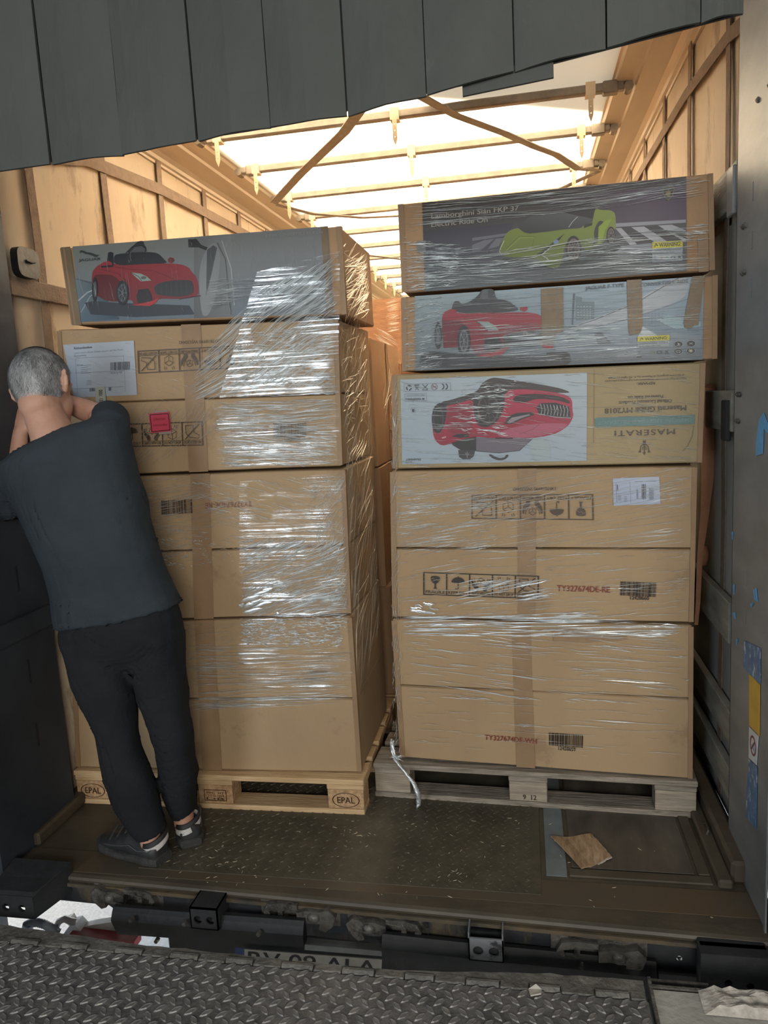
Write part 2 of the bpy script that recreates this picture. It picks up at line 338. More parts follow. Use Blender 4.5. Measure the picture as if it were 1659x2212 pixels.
# walls
def wall(name, x, side, label):
    m = MB(); ny, nz = 60, 12
    y0_, y1_ = 2.5, 15.6
    for i in range(ny+1):
        for k in range(nz+1):
            y = y0_ + (y1_-y0_)*i/ny; z = ZR*k/nz - .0
            m.V((x + side*(.012*noise.noise(Vector((y*1.2, z*.9, side)))), y, z))
    for i in range(ny):
        for k in range(nz): a = i*(nz+1)+k; m.F((a, a+nz+1, a+nz+2, a+1))
    o0 = len(m.v)
    o = m.build(name, WALLM, kind='structure', smooth=True, label=label, fix=False)
    s_ = o.modifiers.new('thick', 'SOLIDIFY'); s_.thickness = .012; s_.offset = 1 if side > 0 else -1
    return o
wl = wall('wall_left', XL, -1, 'tan tarpaulin side curtain left of the cartons')
wr = wall('wall_right', XR, 1, 'tan tarpaulin side curtain right of the cartons')
MB().box(XL, XR, 15.55, 15.62, 0, ZR).build('wall_front', WALLM, kind='structure')
def strap(parent, x, inn, pts, wid, name='strap', matr=None, th=.004):   # webbing lying on a wall at x; pts are (y, z)
    m = MB(); rings = []
    for i, (y, z) in enumerate(pts):
        a = Vector(pts[max(i-1, 0)]); b = Vector(pts[min(i+1, len(pts)-1)]); t = (b - a).normalized(); nn = Vector((-t.y, t.x)) * wid/2
        rings.append([Vector((x, y + nn.x, z + nn.y)), Vector((x, y - nn.x, z - nn.y)), Vector((x + inn*th, y - nn.x, z - nn.y)), Vector((x + inn*th, y + nn.x, z + nn.y))])
    m.loft(rings); return m.build(name, matr or BELT, parent)
for i in range(14):
    y = 2.77 + .57*i
    strap(wl, XL + .013, 1, [(y + .012*math.sin(k*1.3 + i), .05 + (2.82)*k/8) for k in range(9)], .052)
    strap(wr, XR - .0135, -1, [(y - .01 + .014*math.sin(k*1.7 + i*2), .05 + (2.82)*k/8) for k in range(9)], .05)
strap(wl, XL + .018, 1, [(2.9, 2.60), (3.18, 2.67), (3.93, 2.725), (4.94, 2.74), (7, 2.76)], .055)
strap(wr, XR - .018, -1, [(2.55, 2.60), (2.73, 2.64), (3.4, 2.70), (4.6, 2.73), (7, 2.76)], .045)
# roof tarp, rails, bows
m = MB(); m.box(-1.63, .55, 2.4, 15.6, 2.972, 2.978); ceil = m.build('ceiling', ROOF, kind='structure', label='translucent sliding tarpaulin roof')
for nm, x, s in (('trim_1', XL, 1), ('trim_2', XR, -1)):
    m = MB(); P = lambda *q: [(x + s*a, b) for a, b in q]
    pr = P((0, 2.85), (.012, 2.85), (.014, 2.862), (.026, 2.868), (.03, 2.885), (.05, 2.90), (.14, 2.925), (.145, 2.94), (.225, 2.952), (.235, 2.965), (.245, 2.97), (.245, 3.05), (-.03, 3.05), (-.03, 2.85))
    m.loft([[Vector((a, y, b)) for a, b in pr] for y in (2.45, 6, 10, 15.6)]); o = m.build(nm, RAIL, kind='structure', label='aluminium roof rail along the ' + ('left' if s > 0 else 'right') + ' side')
ybow = [3.88, 4.45, 5.09, 5.66, 6.3, 6.9, 7.5, 8.1, 8.7, 9.3, 9.9, 10.5, 11.1, 11.7, 12.3, 12.9, 13.5, 14.1, 14.7, 15.3, 3.3, 2.75]
for i, y in enumerate(ybow):
    m = MB(); m.box(-1.60, .50, y - .02, y + .02, 2.915, 2.955, b=.006); m.box(-1.56, -1.5, y - .026, y + .026, 2.905, 2.96, b=.005); m.box(.40, .47, y - .026, y + .026, 2.905, 2.96, b=.005)
    bow = m.build('roof_bow', BOW, ceil)
    MB().tube([(-1.605, y - .03, 2.925), (-1.605, y + .03, 2.925)], .022, 8).build('roof_roller', BOW, ceil)
    MB().tube([(.515, y - .03, 2.925), (.515, y + .03, 2.925)], .022, 8).build('roof_roller', BOW, ceil)
    if i < 10:
        for x in (-1.50, -.58, .345):
            m = MB(); m.box(x - .022, x + .022, y - .028, y + .028, 2.905, 2.962)
            m.prism([(-.011, 0), (.011, 0), (.011, -.10), (0, -.13), (-.011, -.10)], lambda u, v, w_: (x + u, y - .030 + w_, 2.915 + v), .004, holes=[[(.003*math.cos(t*PI/3), -.03*q + .003*math.sin(t*PI/3)) for t in range(6)] for q in (1, 2, 3)])
            m.build('hanging_tab', flat('tab_cream', (.62, .50, .34)), bow)
def roofstrap(pts, wid=.05):
    m = MB(); rings = []
    for i, p in enumerate(pts):
        p = Vector(p); a = Vector(pts[max(i-1, 0)]); b = Vector(pts[min(i+1, len(pts)-1)]); t = (b - a).normalized(); nn = Vector((-t.y, t.x, 0)).normalized()*wid/2
        rings.append([p + nn, p - nn, p - nn + Vector((0, 0, .004)), p + nn + Vector((0, 0, .004))])
    m.loft(rings); m.build('roof_strap', mat('webbing_roof', (.26, .235, .20), (.32, .29, .25), rough=.8, scale=30, bump=.3), ceil)
roofstrap([(-.62, 3.5, 2.90), (-.85, 3.92, 2.895), (-1.25, 4.5, 2.895), (-1.60, 5.06, 2.90)], .06)
roofstrap([(-.42, 3.6, 2.90), (-.28, 3.90, 2.90), (-.05, 4.12, 2.86), (.10, 4.40, 2.865), (.22, 4.60, 2.87), (.36, 4.9, 2.86), (.50, 5.13, 2.90)], .05)
roofstrap([(.50, 5.15, 2.90), (.28, 5.36, 2.87), (.05, 5.58, 2.88), (-.5, 6.1, 2.89)], .05)
roofstrap([(-1.60, 5.12, 2.90), (-1.4, 5.3, 2.86), (-1.1, 5.55, 2.86), (-.6, 5.75, 2.88), (-.1, 6.3, 2.89)], .05)
roofstrap([(-.55, 8.2, 2.90), (-1.1, 7.5, 2.89), (-1.6, 6.9, 2.90)], .05)

# side slats held along the right wall, and the belt on the left
for z0_, z1_, y0_, y1_ in ((2.09, 2.215, 2.52, 6), (1.40, 1.53, 2.55, 6), (.70, .84, 2.55, 6), (.36, .47, 2.5, 6), (.16, .27, 2.45, 6)):
    MB().box(XR - .045, XR - .018, y0_, y1_, z0_, z1_, b=.003).build('side_slat', SLAT, wr)
for z0_, z1_ in ((2.02, 2.09), (1.35, 1.45), (.78, .88)):
    MB().box(XL + .016, XL + .03, 2.56, 7, z0_, z1_, b=.003).build('side_slat', BELT if z0_ > 2 else SLAT, wl)
MB().box(XR - .0125, XR - .0105, 2.5, 9, .05, 2.06).build('curtain_shade_sheet', mat('curtain_shade_grey', (.24, .24, .22), (.34, .34, .31), rough=.6, scale=3, stretch=(1, 1, .5), bump=.15, third=((.12, .12, .115), 6, .64)), wr)  # added grey sheet: cool shade on the tan curtain put into its colour
m = MB(); m.box(XR - .055, XR - .040, 2.57, 2.64, 1.37, 1.50, b=.003); m.build('slat_pocket', RUB, wr)
m = MB(); m.box(XR - .055, XR - .040, 2.53, 2.60, 2.06, 2.20, b=.003); m.build('slat_pocket', POST, wr)

# ================================================================= corner posts and rear sill
def sticker(parent, y0_, z0_, dy, dz, mt, name, skew=0, th=.0012, label=None):
    X = .6385
    m = MB(); m.prism([(y0_, z0_), (y0_ + dy, z0_ + skew), (y0_ + dy, z0_ + dz + skew), (y0_, z0_ + dz)], lambda u, v, w_: (X - w_, u, v), th)
    return m.build(name, mt, parent, label=label)
pr = empty('corner_post', (.70, 2.3, 0), 'scuffed dark grey steel corner post with stickers, right of the cartons', 'post')
slots = [[(2.335, z), (2.342, z), (2.342, z + .052), (2.335, z + .052)] for z in (2.05, 1.92, 1.79, .95, .83, .71)]
m = MB(); m.prism([(2.10, -.03), (2.50, -.03), (2.50, 2.86), (2.10, 2.86)], lambda u, v, w_: (.64 + w_, u, v), .004, holes=slots)
m.prism([(0, 0), (.06, 0), (.06, 2.9), (0, 2.9)], lambda u, v, w_: (.64 + u, 2.50 - w_, -.03 + v), .004)
m.box(.712, .78, 2.06, 2.495, -.03, 2.95)
m.build('post_panel', POST, pr)
for z, ys in ((2.00, (2.40, 2.425)), (1.87, (2.40, 2.425)), (1.52, (2.43, 2.455)), (1.44, (2.44, 2.46)), (2.30, (2.2, 2.3))):
    for y in ys: MB().tube([(.641, y, z), (.634, y, z - .004)], [.009, .006], 8).build('bolt', LATCH, pr)
m = MB(); m.box(.635, .64, 2.085, 2.10, -.03, 2.9); m.build('post_lip', POST, pr)
BLU = mat('sticker_blue', (.05, .13, .27), (.10, .22, .40), rough=.4, scale=30, bump=.1, third=((.55, .62, .66), 22, .55, (1, 2, 1)))
YEL = mat('sticker_yellow', (.62, .36, .03), (.72, .45, .05), rough=.4, scale=20, bump=.1, third=((.07, .06, .04), 26, .62, (1, .6, 2)))
WHI = mat('sticker_white', (.62, .65, .66), (.72, .74, .75), rough=.4, scale=10, bump=.05, third=((.3, .3, .3), 30, .66))
def yz(px, py): p = atx(px, py, .6385); return (p.y, p.z)
def spoly(pts, mt, name, label=None, th=.0014, off=0):
    m = MB(); m.prism([yz(*p) for p in pts], lambda u, v, w_: (.6385 - off - w_, u, v), th); return m.build(name, mt, pr, label=label)
spoly([(1607, 1383), (1643, 1400), (1643, 1478), (1618, 1455), (1607, 1440)], BLU, 'sticker', 'scratched blue and white sticker')
spoly([(1619, 1455), (1642, 1479), (1641, 1590), (1619, 1566)], YEL, 'sticker', 'scratched yellow warning sticker')
spoly([(1619, 1570), (1639, 1590), (1635, 1653), (1618, 1636)], WHI, 'sticker', 'white sticker with a red prohibition ring')
spoly([(1618, 1640), (1636, 1656), (1634, 1790), (1612, 1765), (1614, 1700)], BLU, 'sticker', 'faded blue sticker strip')
cy_, cz_ = yz(1628, 1611)
m = MB(); R1, R2 = .030, .024
m.prism([(cy_ + R1*.95*math.cos(t*PI/12), cz_ + R1*math.sin(t*PI/12)) for t in range(24)], lambda u, v, w_: (.6368 - w_, u, v), .0008, holes=[[(cy_ + R2*.95*math.cos(t*PI/12), cz_ + R2*math.sin(t*PI/12)) for t in range(24)]])
m.prism([(cy_ - .019, cz_ + .017), (cy_ - .016, cz_ + .021), (cy_ + .019, cz_ - .017), (cy_ + .016, cz_ - .021)], lambda u, v, w_: (.6366 - w_, u, v), .0008)
m.build('prohibition_ring', flat('ring_red', (.17, .035, .045)), pr)
m = MB()
for dy, dz in ((-.004, .004), (.007, -.006), (-.009, -.007)): m.prism([(cy_+dy-.004, cz_+dz-.006), (cy_+dy+.004, cz_+dz-.002), (cy_+dy, cz_+dz+.008)], lambda u, v, w_: (.6367 - w_, u, v), .0008)
m.build('pictogram', flat('pict_blue', (.08, .13, .26)), pr)
LB = flat('light_blue_tape', (.10, .34, .62), bump=.2)
spoly([(1641, 905), (1650, 892), (1659, 915), (1659, 935), (1650, 925), (1648, 980), (1634, 985), (1634, 955)], LB, 'tape_scrap', 'torn scrap of bright blue tape')
for q in ([(1580, 1150), (1584, 1148), (1583, 1165)], [(1628, 1275), (1634, 1270), (1637, 1300), (1630, 1295)], [(1584, 1265), (1587, 1262), (1586, 1285)], [(1583, 1325), (1588, 1322), (1589, 1338)], [(1591, 1378), (1594, 1380), (1592, 1395)], [(1621, 1305), (1628, 1302), (1624, 1312)]):
    spoly(q, LB, 'tape_scrap', 'torn scrap of bright blue tape')
pl = empty('corner_post', (-1.85, 2.3, 0), 'dark blue-black corner post behind the man, at the left edge', 'post')
m = MB(); m.box(-1.90, -1.82, 2.09, 2.535, -.03, 2.86, b=.006); m.build('post_panel', POSTD, pl)
m = MB(); m.box(-1.825, -1.79, 2.09, 2.50, .78, .86, b=.008); m.build('post_bracket', POSTD, pl)
for z in (1.30, .95, .60, .35): MB().box(-1.821, -1.8175, 2.36, 2.365, z, z + .09).build('post_slot', BLACK, pl)
bk = empty('curtain_buckle', (-1.80, 2.62, 2.1), 'black plastic buckle hanging on the tan left wall beside the post', 'buckle')
m = MB(); pts = []
ya, za = 2.55, 2.085
for t in range(20):
    a_ = 2*PI*t/20; cx_ = abs(math.cos(a_))**.5*math.copysign(1, math.cos(a_)); sz = abs(math.sin(a_))**.5*math.copysign(1, math.sin(a_)); pts.append((ya + .10 + .065*cx_, za + .06 + .055*sz))
m.prism(pts, lambda u, v, w_: (-1.845 + w_, u, v), .03); m.build('buckle_body', BLACK, bk)
m = MB(); m.tube([(-1.812, 2.63, 2.15), (-1.808, 2.655, 2.145), (-1.812, 2.68, 2.15)], .004, 6); m.build('buckle_clip', RUB, bk)

def circ(cx, cz, r, n=20, sx=1): return [(cx + r*sx*math.cos(2*PI*t/n), cz + r*math.sin(2*PI*t/n)) for t in range(n)]
bz = -.055
beam = empty('rear_sill_beam', (-.6, 2.1, -.1), 'black rear sill beam with rusty latch keepers, just below the trailer floor', 'beam')
m = MB()
hl = at(130, 1925, 2.085, -.032); hr = at(1467, 2068, 2.085, -.032)
outl = [(XL, -.018), (XL, -.105)] + [(-1.45, -.105), (-1.42, -.125), (.66, -.17), (.66, -.018)]
m.prism(outl, lambda u, v, w_: (u, yb(u) - .004 + w_, v), .008, holes=[circ(hl.x, hl.z - .004, .0075), circ(hr.x, hr.z, .008)])
m.build('sill_plate', BEAM, beam)
m = MB(); rings = []
for x in (XL, -1, 0, .66): y = yb(x); rings.append([Vector((x, y-.022, -.024)), Vector((x, y-.022, -.036)), Vector((x, y-.005, -.040)), Vector((x, y-.005, -.024))])
m.loft(rings); m.build('sill_lip', mat('sill_rust', (.11, .08, .045), (.05, .045, .035), rough=.7, scale=8, bump=.4), beam)
for xs, zt, zb in (((-1.385, -1.0, -.725), (-.052, -.052, -.050), (-.133, -.128, -.124)), ((-.475, -.15, .20, .335), (-.074, -.084, -.090, -.094), (-.150, -.148, -.147, -.150))):
    m = MB(); rings = []
    for x, a_, b_ in zip(xs, zt, zb): rings.append([Vector((x, 2.055, a_)), Vector((x, 2.045, a_ - .012)), Vector((x, 2.032, a_ - .034)), Vector((x + (.018 if x < -1.3 else 0), 2.030, b_)), Vector((x, 2.07, b_)), Vector((x, 2.07, a_))])
    m.loft(rings); m.build('lower_rail', BLACK, beam)
MB().box(.336, .66, 2.045, 2.065, -.22, -.12, b=.004).build('lower_rail', BLACK, beam)
MB().box(-1.24, .66, 2.12, 2.16, -.36, -.15, b=.006).build('underrun_bar', BLACK, beam)
for (px, py) in ((285, 1985), (400, 1993), (1257, 2085), (340, 2030), (560, 2015)):
    p = at(px, py, 2.02); MB().tube([(p.x, p.y + .005, p.z), (p.x, p.y - .012, p.z + .001)], [.008, .007], 6).build('bolt', LATCH, beam)
def keeper(cx, cz, s=1, sc_=1.0, name='latch_keeper'):
    y = yb(cx) - .004
    F = lambda u, v, w_: (cx + s*u*sc_, y - .006 - w_, cz + v*sc_ - s*u*.03)
    m = MB()
    m.prism([(-.115, .0), (-.10, .028), (-.06, .036), (.0, .034), (.0, .018), (-.035, .016), (-.05, .010), (-.05, -.012), (-.035, -.018), (.0, -.018), (.0, -.036), (-.06, -.036), (-.095, -.026)], F, .022, holes=[[(-.095, .006), (-.066, .012), (-.066, -.014), (-.09, -.012)]])
    m.prism([(.0, .016), (.035, .026), (.07, .024), (.105, .034), (.128, .012), (.118, -.02), (.09, -.044), (.07, -.036), (.075, -.016), (.03, -.012), (.0, -.016)], F, .03)
    m.box(cx - .13*sc_, cx + .135*sc_, y - .006, y + .002, cz - .045*sc_, cz + .042*sc_, b=.002)
    k = m.build(name, LATCH, beam, label='rusty steel latch keeper')
    c = Vector(F(.055, .004, .028)); MB().ell(c, (.022*sc_, .016, .018*sc_), 12).build('latch_cam', LATCH, k, smooth=True)
    return k
p = at(270, 1940, 2.10); keeper(p.x, p.z, -1, .95)
p = at(645, 1972, 2.09); keeper(p.x, p.z, 1, 1.0)
p = at(835, 2003, 2.08); keeper(p.x, p.z, -1, .98)
p = at(1292, 2058, 2.06); keeper(p.x, p.z, 1, 1.05)
def stopper(px, py, wx, hz, open_top, mt):
    p = at(px, py, 2.03); y0_ = 2.02; y1_ = yb(p.x)
    F = lambda u, v, w_: (p.x + u, y0_ + w_, p.z + v)
    m = MB(); m.prism([(-wx, -hz), (wx, -hz), (wx, hz), (-wx, hz)], F, .006, holes=[circ(-wx*.45, -.004, wx*.30), circ(wx*.45, -.004, wx*.30)])
    m.box(p.x-wx, p.x-wx+.004, y0_, y1_, p.z-hz, p.z+hz+.02*open_top).box(p.x+wx-.004, p.x+wx, y0_, y1_, p.z-hz, p.z+hz+.02*open_top)
    m.box(p.x-wx, p.x+wx, y0_, y1_, p.z-hz, p.z-hz+.004)
    if not open_top: m.box(p.x-wx, p.x+wx, y0_, y1_, p.z+hz-.004, p.z+hz)
    o = m.build('stop_block', mt, beam)
    MB().box(p.x-wx+.005, p.x+wx-.005, y1_-.03, y1_-.005, p.z-hz+.005, p.z+hz-.006).build('block_core', BLACK, o)
stopper(443, 1981, .047, .037, 0, RUB)
stopper(1050, 2048, .052, .037, 1, WORN)
bl = empty('rubber_buffer', (-1.78, 2.05, -.09), 'black rubber buffer block at the left end of the sill beam', 'buffer')
p = at(40, 1955, 1.985)
m = MB(); F = lambda u, v, w_: (p.x + u, 1.985 + w_, p.z + v)
m.prism([(-.12, -.048), (.055, -.048), (.055, .032), (-.12, .032)], F, .012, holes=[circ(-.050, -.012, .013), circ(.010, -.012, .013)])
m.box(p.x-.12, p.x+.055, 1.995, 2.135, p.z+.020, p.z+.03); m.loft([[Vector((p.x+.055, 1.99, p.z-.048)), Vector((p.x+.055, 1.99, p.z+.03)), Vector((p.x+.045, 1.99, p.z+.03)), Vector((p.x+.045, 1.99, p.z-.048))], [Vector((p.x+.10, 2.14, p.z-.045)), Vector((p.x+.10, 2.14, p.z+.055)), Vector((p.x+.09, 2.14, p.z+.055)), Vector((p.x+.09, 2.14, p.z-.045))]])
m.loft([[Vector((p.x-.12, 1.985, p.z+.03)), Vector((p.x+.055, 1.985, p.z+.03)), Vector((p.x+.055, 2.0, p.z+.04)), Vector((p.x-.12, 2.0, p.z+.04))], [Vector((p.x-.12, 2.14, p.z+.06)), Vector((p.x+.10, 2.14, p.z+.058)), Vector((p.x+.10, 2.14, p.z+.05)), Vector((p.x-.12, 2.14, p.z+.05))]])
m.build('buffer_shell', RUB, bl); MB().box(p.x-.115, p.x+.045, 2.03, 2.13, p.z-.043, p.z+.02).build('buffer_core', BLACK, bl)
br = empty('rubber_buffer', (.6, 2.0, -.15), 'black rubber buffer block at the right end of the sill beam', 'buffer')
p = at(1582, 2098, 2.0)
m = MB(); F = lambda u, v, w_: (p.x + u, 1.99 + w_, p.z + v)
m.prism([(-.085, -.075), (.10, -.085), (.10, .055), (-.085, .055)], F, .05, holes=[circ(-.012, -.03, .010), circ(.045, -.035, .010)]); m.box(p.x-.083, p.x+.098, 2.02, 2.06, p.z-.07, p.z+.055, b=.004); m.build('buffer_body', RUB, br)
# black foam pad of the dock shelter on the right
pad = MB().box(.655, .95, 1.72, 2.055, -.25, 3.3, b=.02).build('trim_3', mat('pad_vinyl', (.045, .055, .068), (.085, .095, .11), rough=.6, scale=4, stretch=(1, 1, 2), bump=.3, third=((.16, .18, .20), 5, .62)), kind='structure', label='black vinyl pad of the dock shelter, right')
MB().box(-2.5, -1.91, 1.72, 2.2, -1.2, 3.3, b=.01).build('trim_4', MATS['pad_vinyl'], kind='structure', label='black vinyl pad of the dock shelter, left')

# tail lamp, hose, panel and number plate hanging below the sill
tl = empty('tail_lamp', (-1.4, 2.2, -.25), 'red and white tail lamp under the trailer at lower left', 'lamp')
def q(px, py, y=2.14): return at(px, py, y)
m = MB(); m.prism([(0, 0), (1, 0), (1, 1), (0, 1)], lambda u, v, w_: tuple(q(150 + 140*u, 2040 - 22*v*(1-.2*u) + 12*u) + Vector((0, w_, 0))), .05); m.build('red_lens', flat('lens_red', (.20, .012, .018), rough=.25), tl)
m = MB(); m.prism([(0, 0), (.35, .9), (.55, 1), (1, .1)], lambda u, v, w_: tuple(q(128 + 60*u, 2030 - 32*v, 2.16) + Vector((0, w_, 0))), .05); m.build('lamp_housing', flat('lamp_white', (.62, .64, .68)), tl)
mg = empty('mudguard', (-1.4, 2.2, -.2), 'pale grey curved mudguard flap below the sill at lower left', 'mudguard')
m = MB(); m.prism([(135, 1990), (150, 1984), (158, 1998), (175, 2004), (200, 1998), (262, 1989), (255, 2018), (180, 2012), (165, 2008), (150, 2000)], lambda u, v, w_: tuple(q(u, v, 2.18) + Vector((0, w_, 0))), .03); m.build('flap', flat('flap_grey', (.50, .47, .44)), mg)
hs = empty('corrugated_hose', (-1.5, 2.2, -.2), 'grey corrugated cable hose with a red cap under the sill', 'hose')
pts = [q(55, 2000, 2.13), q(66, 1994, 2.13), q(80, 1992, 2.13), q(95, 1996, 2.13), q(110, 2004, 2.14), q(128, 2016, 2.15)]
fine = []
for i in range(len(pts)-1):
    for k in range(8): fine.append(pts[i].lerp(pts[i+1], k/8))
m = MB(); m.tube(fine, [.0135 + (.0025 if i % 2 else 0) for i in range(len(fine))], 10); m.build('hose', flat('hose_grey', (.20, .22, .25)), hs, smooth=True)
m = MB(); a_ = q(60, 2006, 2.12); m.tube([a_ + Vector((0, 0, .012)), a_ + Vector((0, 0, -.012))], .018, 14); m.build('hose_collar', flat('collar_lilac', (.40, .42, .55)), hs)
m = MB(); m.tube([a_ + Vector((0, 0, -.012)), a_ + Vector((0, 0, -.04))], .0165, 14); m.build('red_cap', flat('cap_red', (.42, .03, .04)), hs)
m = MB(); pts = [q(122, 2000, 2.17), q(128, 1990, 2.17), q(140, 1985, 2.17), q(152, 1990, 2.17), q(165, 1992, 2.17)]; m.tube(pts, .012, 8); m.build('cable_loop', flat('cable_grey', (.33, .32, .31)), hs, smooth=True)

# text as solid flat lettering
def text_faces(body, serif=False, spacing=1.0):
    cu = bpy.data.curves.new('t', 'FONT'); cu.body = body; cu.size = 1; cu.fill_mode = 'FRONT'; cu.resolution_u = 3; cu.space_character = spacing
    o = bpy.data.objects.new('t', cu); sc.collection.objects.link(o)
    dg = bpy.context.evaluated_depsgraph_get(); dg.update()
    me = bpy.data.meshes.new_from_object(o.evaluated_get(dg)); bpy.data.objects.remove(o); bpy.data.curves.remove(cu)
    V_ = [(v.co.x, v.co.y) for v in me.vertices]; F_ = [tuple(p.vertices) for p in me.polygons]; bpy.data.meshes.remove(me)
    return V_, F_
class Art:                                        # flat print on an upright face y = a + k x, drawn with photo points (survey)
    def __init__(s, a, k, off=.0015): s.a = a; s.k = k; s.off = off; s.m = MB(); s.layer = 0
    def P(s, px, py): return at(px, py, s.a, s.k) + Vector((0, -(s.off + s.layer*.00006), 0))
    def lay(s): s.layer += 1
    def poly(s, pts, col, grad=None):             # grad = (colour at lowest, colour at highest)
        if len(pts) >= 8:                          # round the traced outline
            for _ in range(2):
                o_ = []
                for i, p in enumerate(pts):
                    q_ = pts[(i+1) % len(pts)]; o_ += [(p[0]*.78+q_[0]*.22, p[1]*.78+q_[1]*.22), (p[0]*.22+q_[0]*.78, p[1]*.22+q_[1]*.78)]
                pts = o_
        s.lay(); loops = [Vector((p[0], p[1], 0)) for p in pts]; tr = tessellate_polygon([loops]); ids = [s.m.V(s.P(*p)) for p in pts]
        c = lin(col)
        if grad:
            ys = [p[1] for p in pts]; lo, hi = min(ys), max(ys); g0, g1 = lin(grad[0]), lin(grad[1])
            cc = [tuple(g1[i] + (g0[i]-g1[i])*(p[1]-lo)/(hi-lo) for i in range(3)) for p in pts]
        for t in tr: s.m.F([ids[i] for i in t], [cc[i] for i in t] if grad else c)
    def quadgrad(s, q_, c4, n=6):
        s.lay(); id = {}
        c4 = [lin(c) for c in c4]
        def bl(A, u, v): return [A[0][i]*(1-u)*(1-v) + A[1][i]*u*(1-v) + A[2][i]*u*v + A[3][i]*(1-u)*v for i in range(len(A[0]))]
        for i in range(n+1):
            for j in range(n+1): p = bl(q_, i/n, j/n); id[i, j] = (s.m.V(s.P(*p)), tuple(bl(c4, i/n, j/n)))
        for i in range(n):
            for j in range(n): A = [id[i, j], id[i+1, j], id[i+1, j+1], id[i, j+1]]; s.m.F([x_[0] for x_ in A], [x_[1] for x_ in A])
    def ell(s, cx, cy, rx, ry, col, n=22, rot=0): s.poly([(cx + rx*math.cos(2*PI*t/n)*math.cos(rot) - ry*math.sin(2*PI*t/n)*math.sin(rot), cy + rx*math.cos(2*PI*t/n)*math.sin(rot) + ry*math.sin(2*PI*t/n)*math.cos(rot)) for t in range(n)], col)
    def ring(s, cx, cy, r1, r2, col, sx=1, a0=0, a1=2*PI, n=22):
        s.lay(); o = []
        for t in range(n+1):
            a_ = a0 + (a1-a0)*t/n; o.append((s.m.V(s.P(cx + r1*sx*math.cos(a_), cy + r1*math.sin(a_))), s.m.V(s.P(cx + r2*sx*math.cos(a_), cy + r2*math.sin(a_)))))
        for t in range(n): s.m.F((o[t][0], o[t+1][0], o[t+1][1], o[t][1]), lin(col))
    def line(s, pts, wid, col):
        s.lay(); pr_ = None; c = lin(col)
        for i, p in enumerate(pts):
            a_ = Vector(pts[max(i-1, 0)]); b_ = Vector(pts[min(i+1, len(pts)-1)]); t = (b_-a_).normalized(); nx_, ny_ = -t.y*wid/2, t.x*wid/2
            e = (s.m.V(s.P(p[0]+nx_, p[1]+ny_)), s.m.V(s.P(p[0]-nx_, p[1]-ny_)))
            if pr_: s.m.F((pr_[0], e[0], e[1], pr_[1]), c)
            pr_ = e
    def text(s, body, p0, p1, h, col, bold=0, spacing=1.0, serif=False):       # p0, p1 baseline ends, h = offset vector of the cap top
        s.lay(); V_, F_ = text_faces(body, spacing=spacing)
        if not V_: return
        mnx = min(v[0] for v in V_); mxx = max(v[0] for v in V_); H = .72
        def tr(v, dx=0, dy=0):
            u = (v[0]-mnx)/(mxx-mnx); t = v[1]/H
            return s.P(p0[0] + (p1[0]-p0[0])*u + h[0]*t + dx, p0[1] + (p1[1]-p0[1])*u + h[1]*t + dy)
        for (dx, dy) in ([(0, 0)] + ([(bold, 0), (bold*.5, bold*.5)] if bold else [])):
            ids = [s.m.V(tr(v, dx, dy)) for v in V_]
            for f_ in F_: s.m.F([ids[i] for i in f_], lin(col))
            if bold: s.lay()
        if serif:                                  # small feet and heads under the letters
            L = math.hypot(p1[0]-p0[0], p1[1]-p0[1]); ux, uy = (p1[0]-p0[0])/L, (p1[1]-p0[1])/L
    def bars(s, tl, tr, bl, br, col, seed=1, frac=.55, n=42):
        s.lay(); rnd = random.Random(seed); x = 0.0; c = lin(col)
        def P2(u, v): return s.P((tl[0]*(1-u)+tr[0]*u)*(1-v) + (bl[0]*(1-u)+br[0]*u)*v, (tl[1]*(1-u)+tr[1]*u)*(1-v) + (bl[1]*(1-u)+br[1]*u)*v)
        while x < 1:
            w_ = rnd.choice((1, 1, 2, 3))/n*.5; 
            if x + w_ > 1: break
            s.m.F([s.m.V(P2(x, 0)), s.m.V(P2(x+w_, 0)), s.m.V(P2(x+w_, 1)), s.m.V(P2(x, 1))], c); x += w_ + rnd.choice((1, 1, 2))/n*.5
    def build(s, name, parent, label=None):
        o = s.m.build(name, INK, parent, label=label, fix=False)
        return o

# number plate behind the dock lip
np_ = empty('number_plate', (-.7, 2.1, -.2), 'white number plate half hidden between the sill beam and the dock plate', 'number plate')
ar = Art(2.078, 0, .001)
m = MB(); m.prism([(515, 2050), (825, 2073), (823, 2105), (513, 2082)], lambda u, v, w_: tuple(at(u, v, 2.078) + Vector((0, w_, 0))), .004); m.build('plate', flat('plate_white', (.46, .42, .37)), np_)
ar.poly([(508, 2046), (528, 2048), (528, 2083), (508, 2081)], (30, 60, 120)); ar.text('RV 09 ALA', (535, 2083), (812, 2104), (1, -30), (25, 22, 24), bold=1.5); ar.build('plate_lettering', np_)
m = MB(); m.prism([(658, 2040), (828, 2055), (828, 2066), (658, 2052)], lambda u, v, w_: tuple(at(u, v, 2.05) + Vector((0, w_, 0))), .03); m.build('plate_holder', flat('holder_grey', (.22, .22, .21), metal=.3), np_)

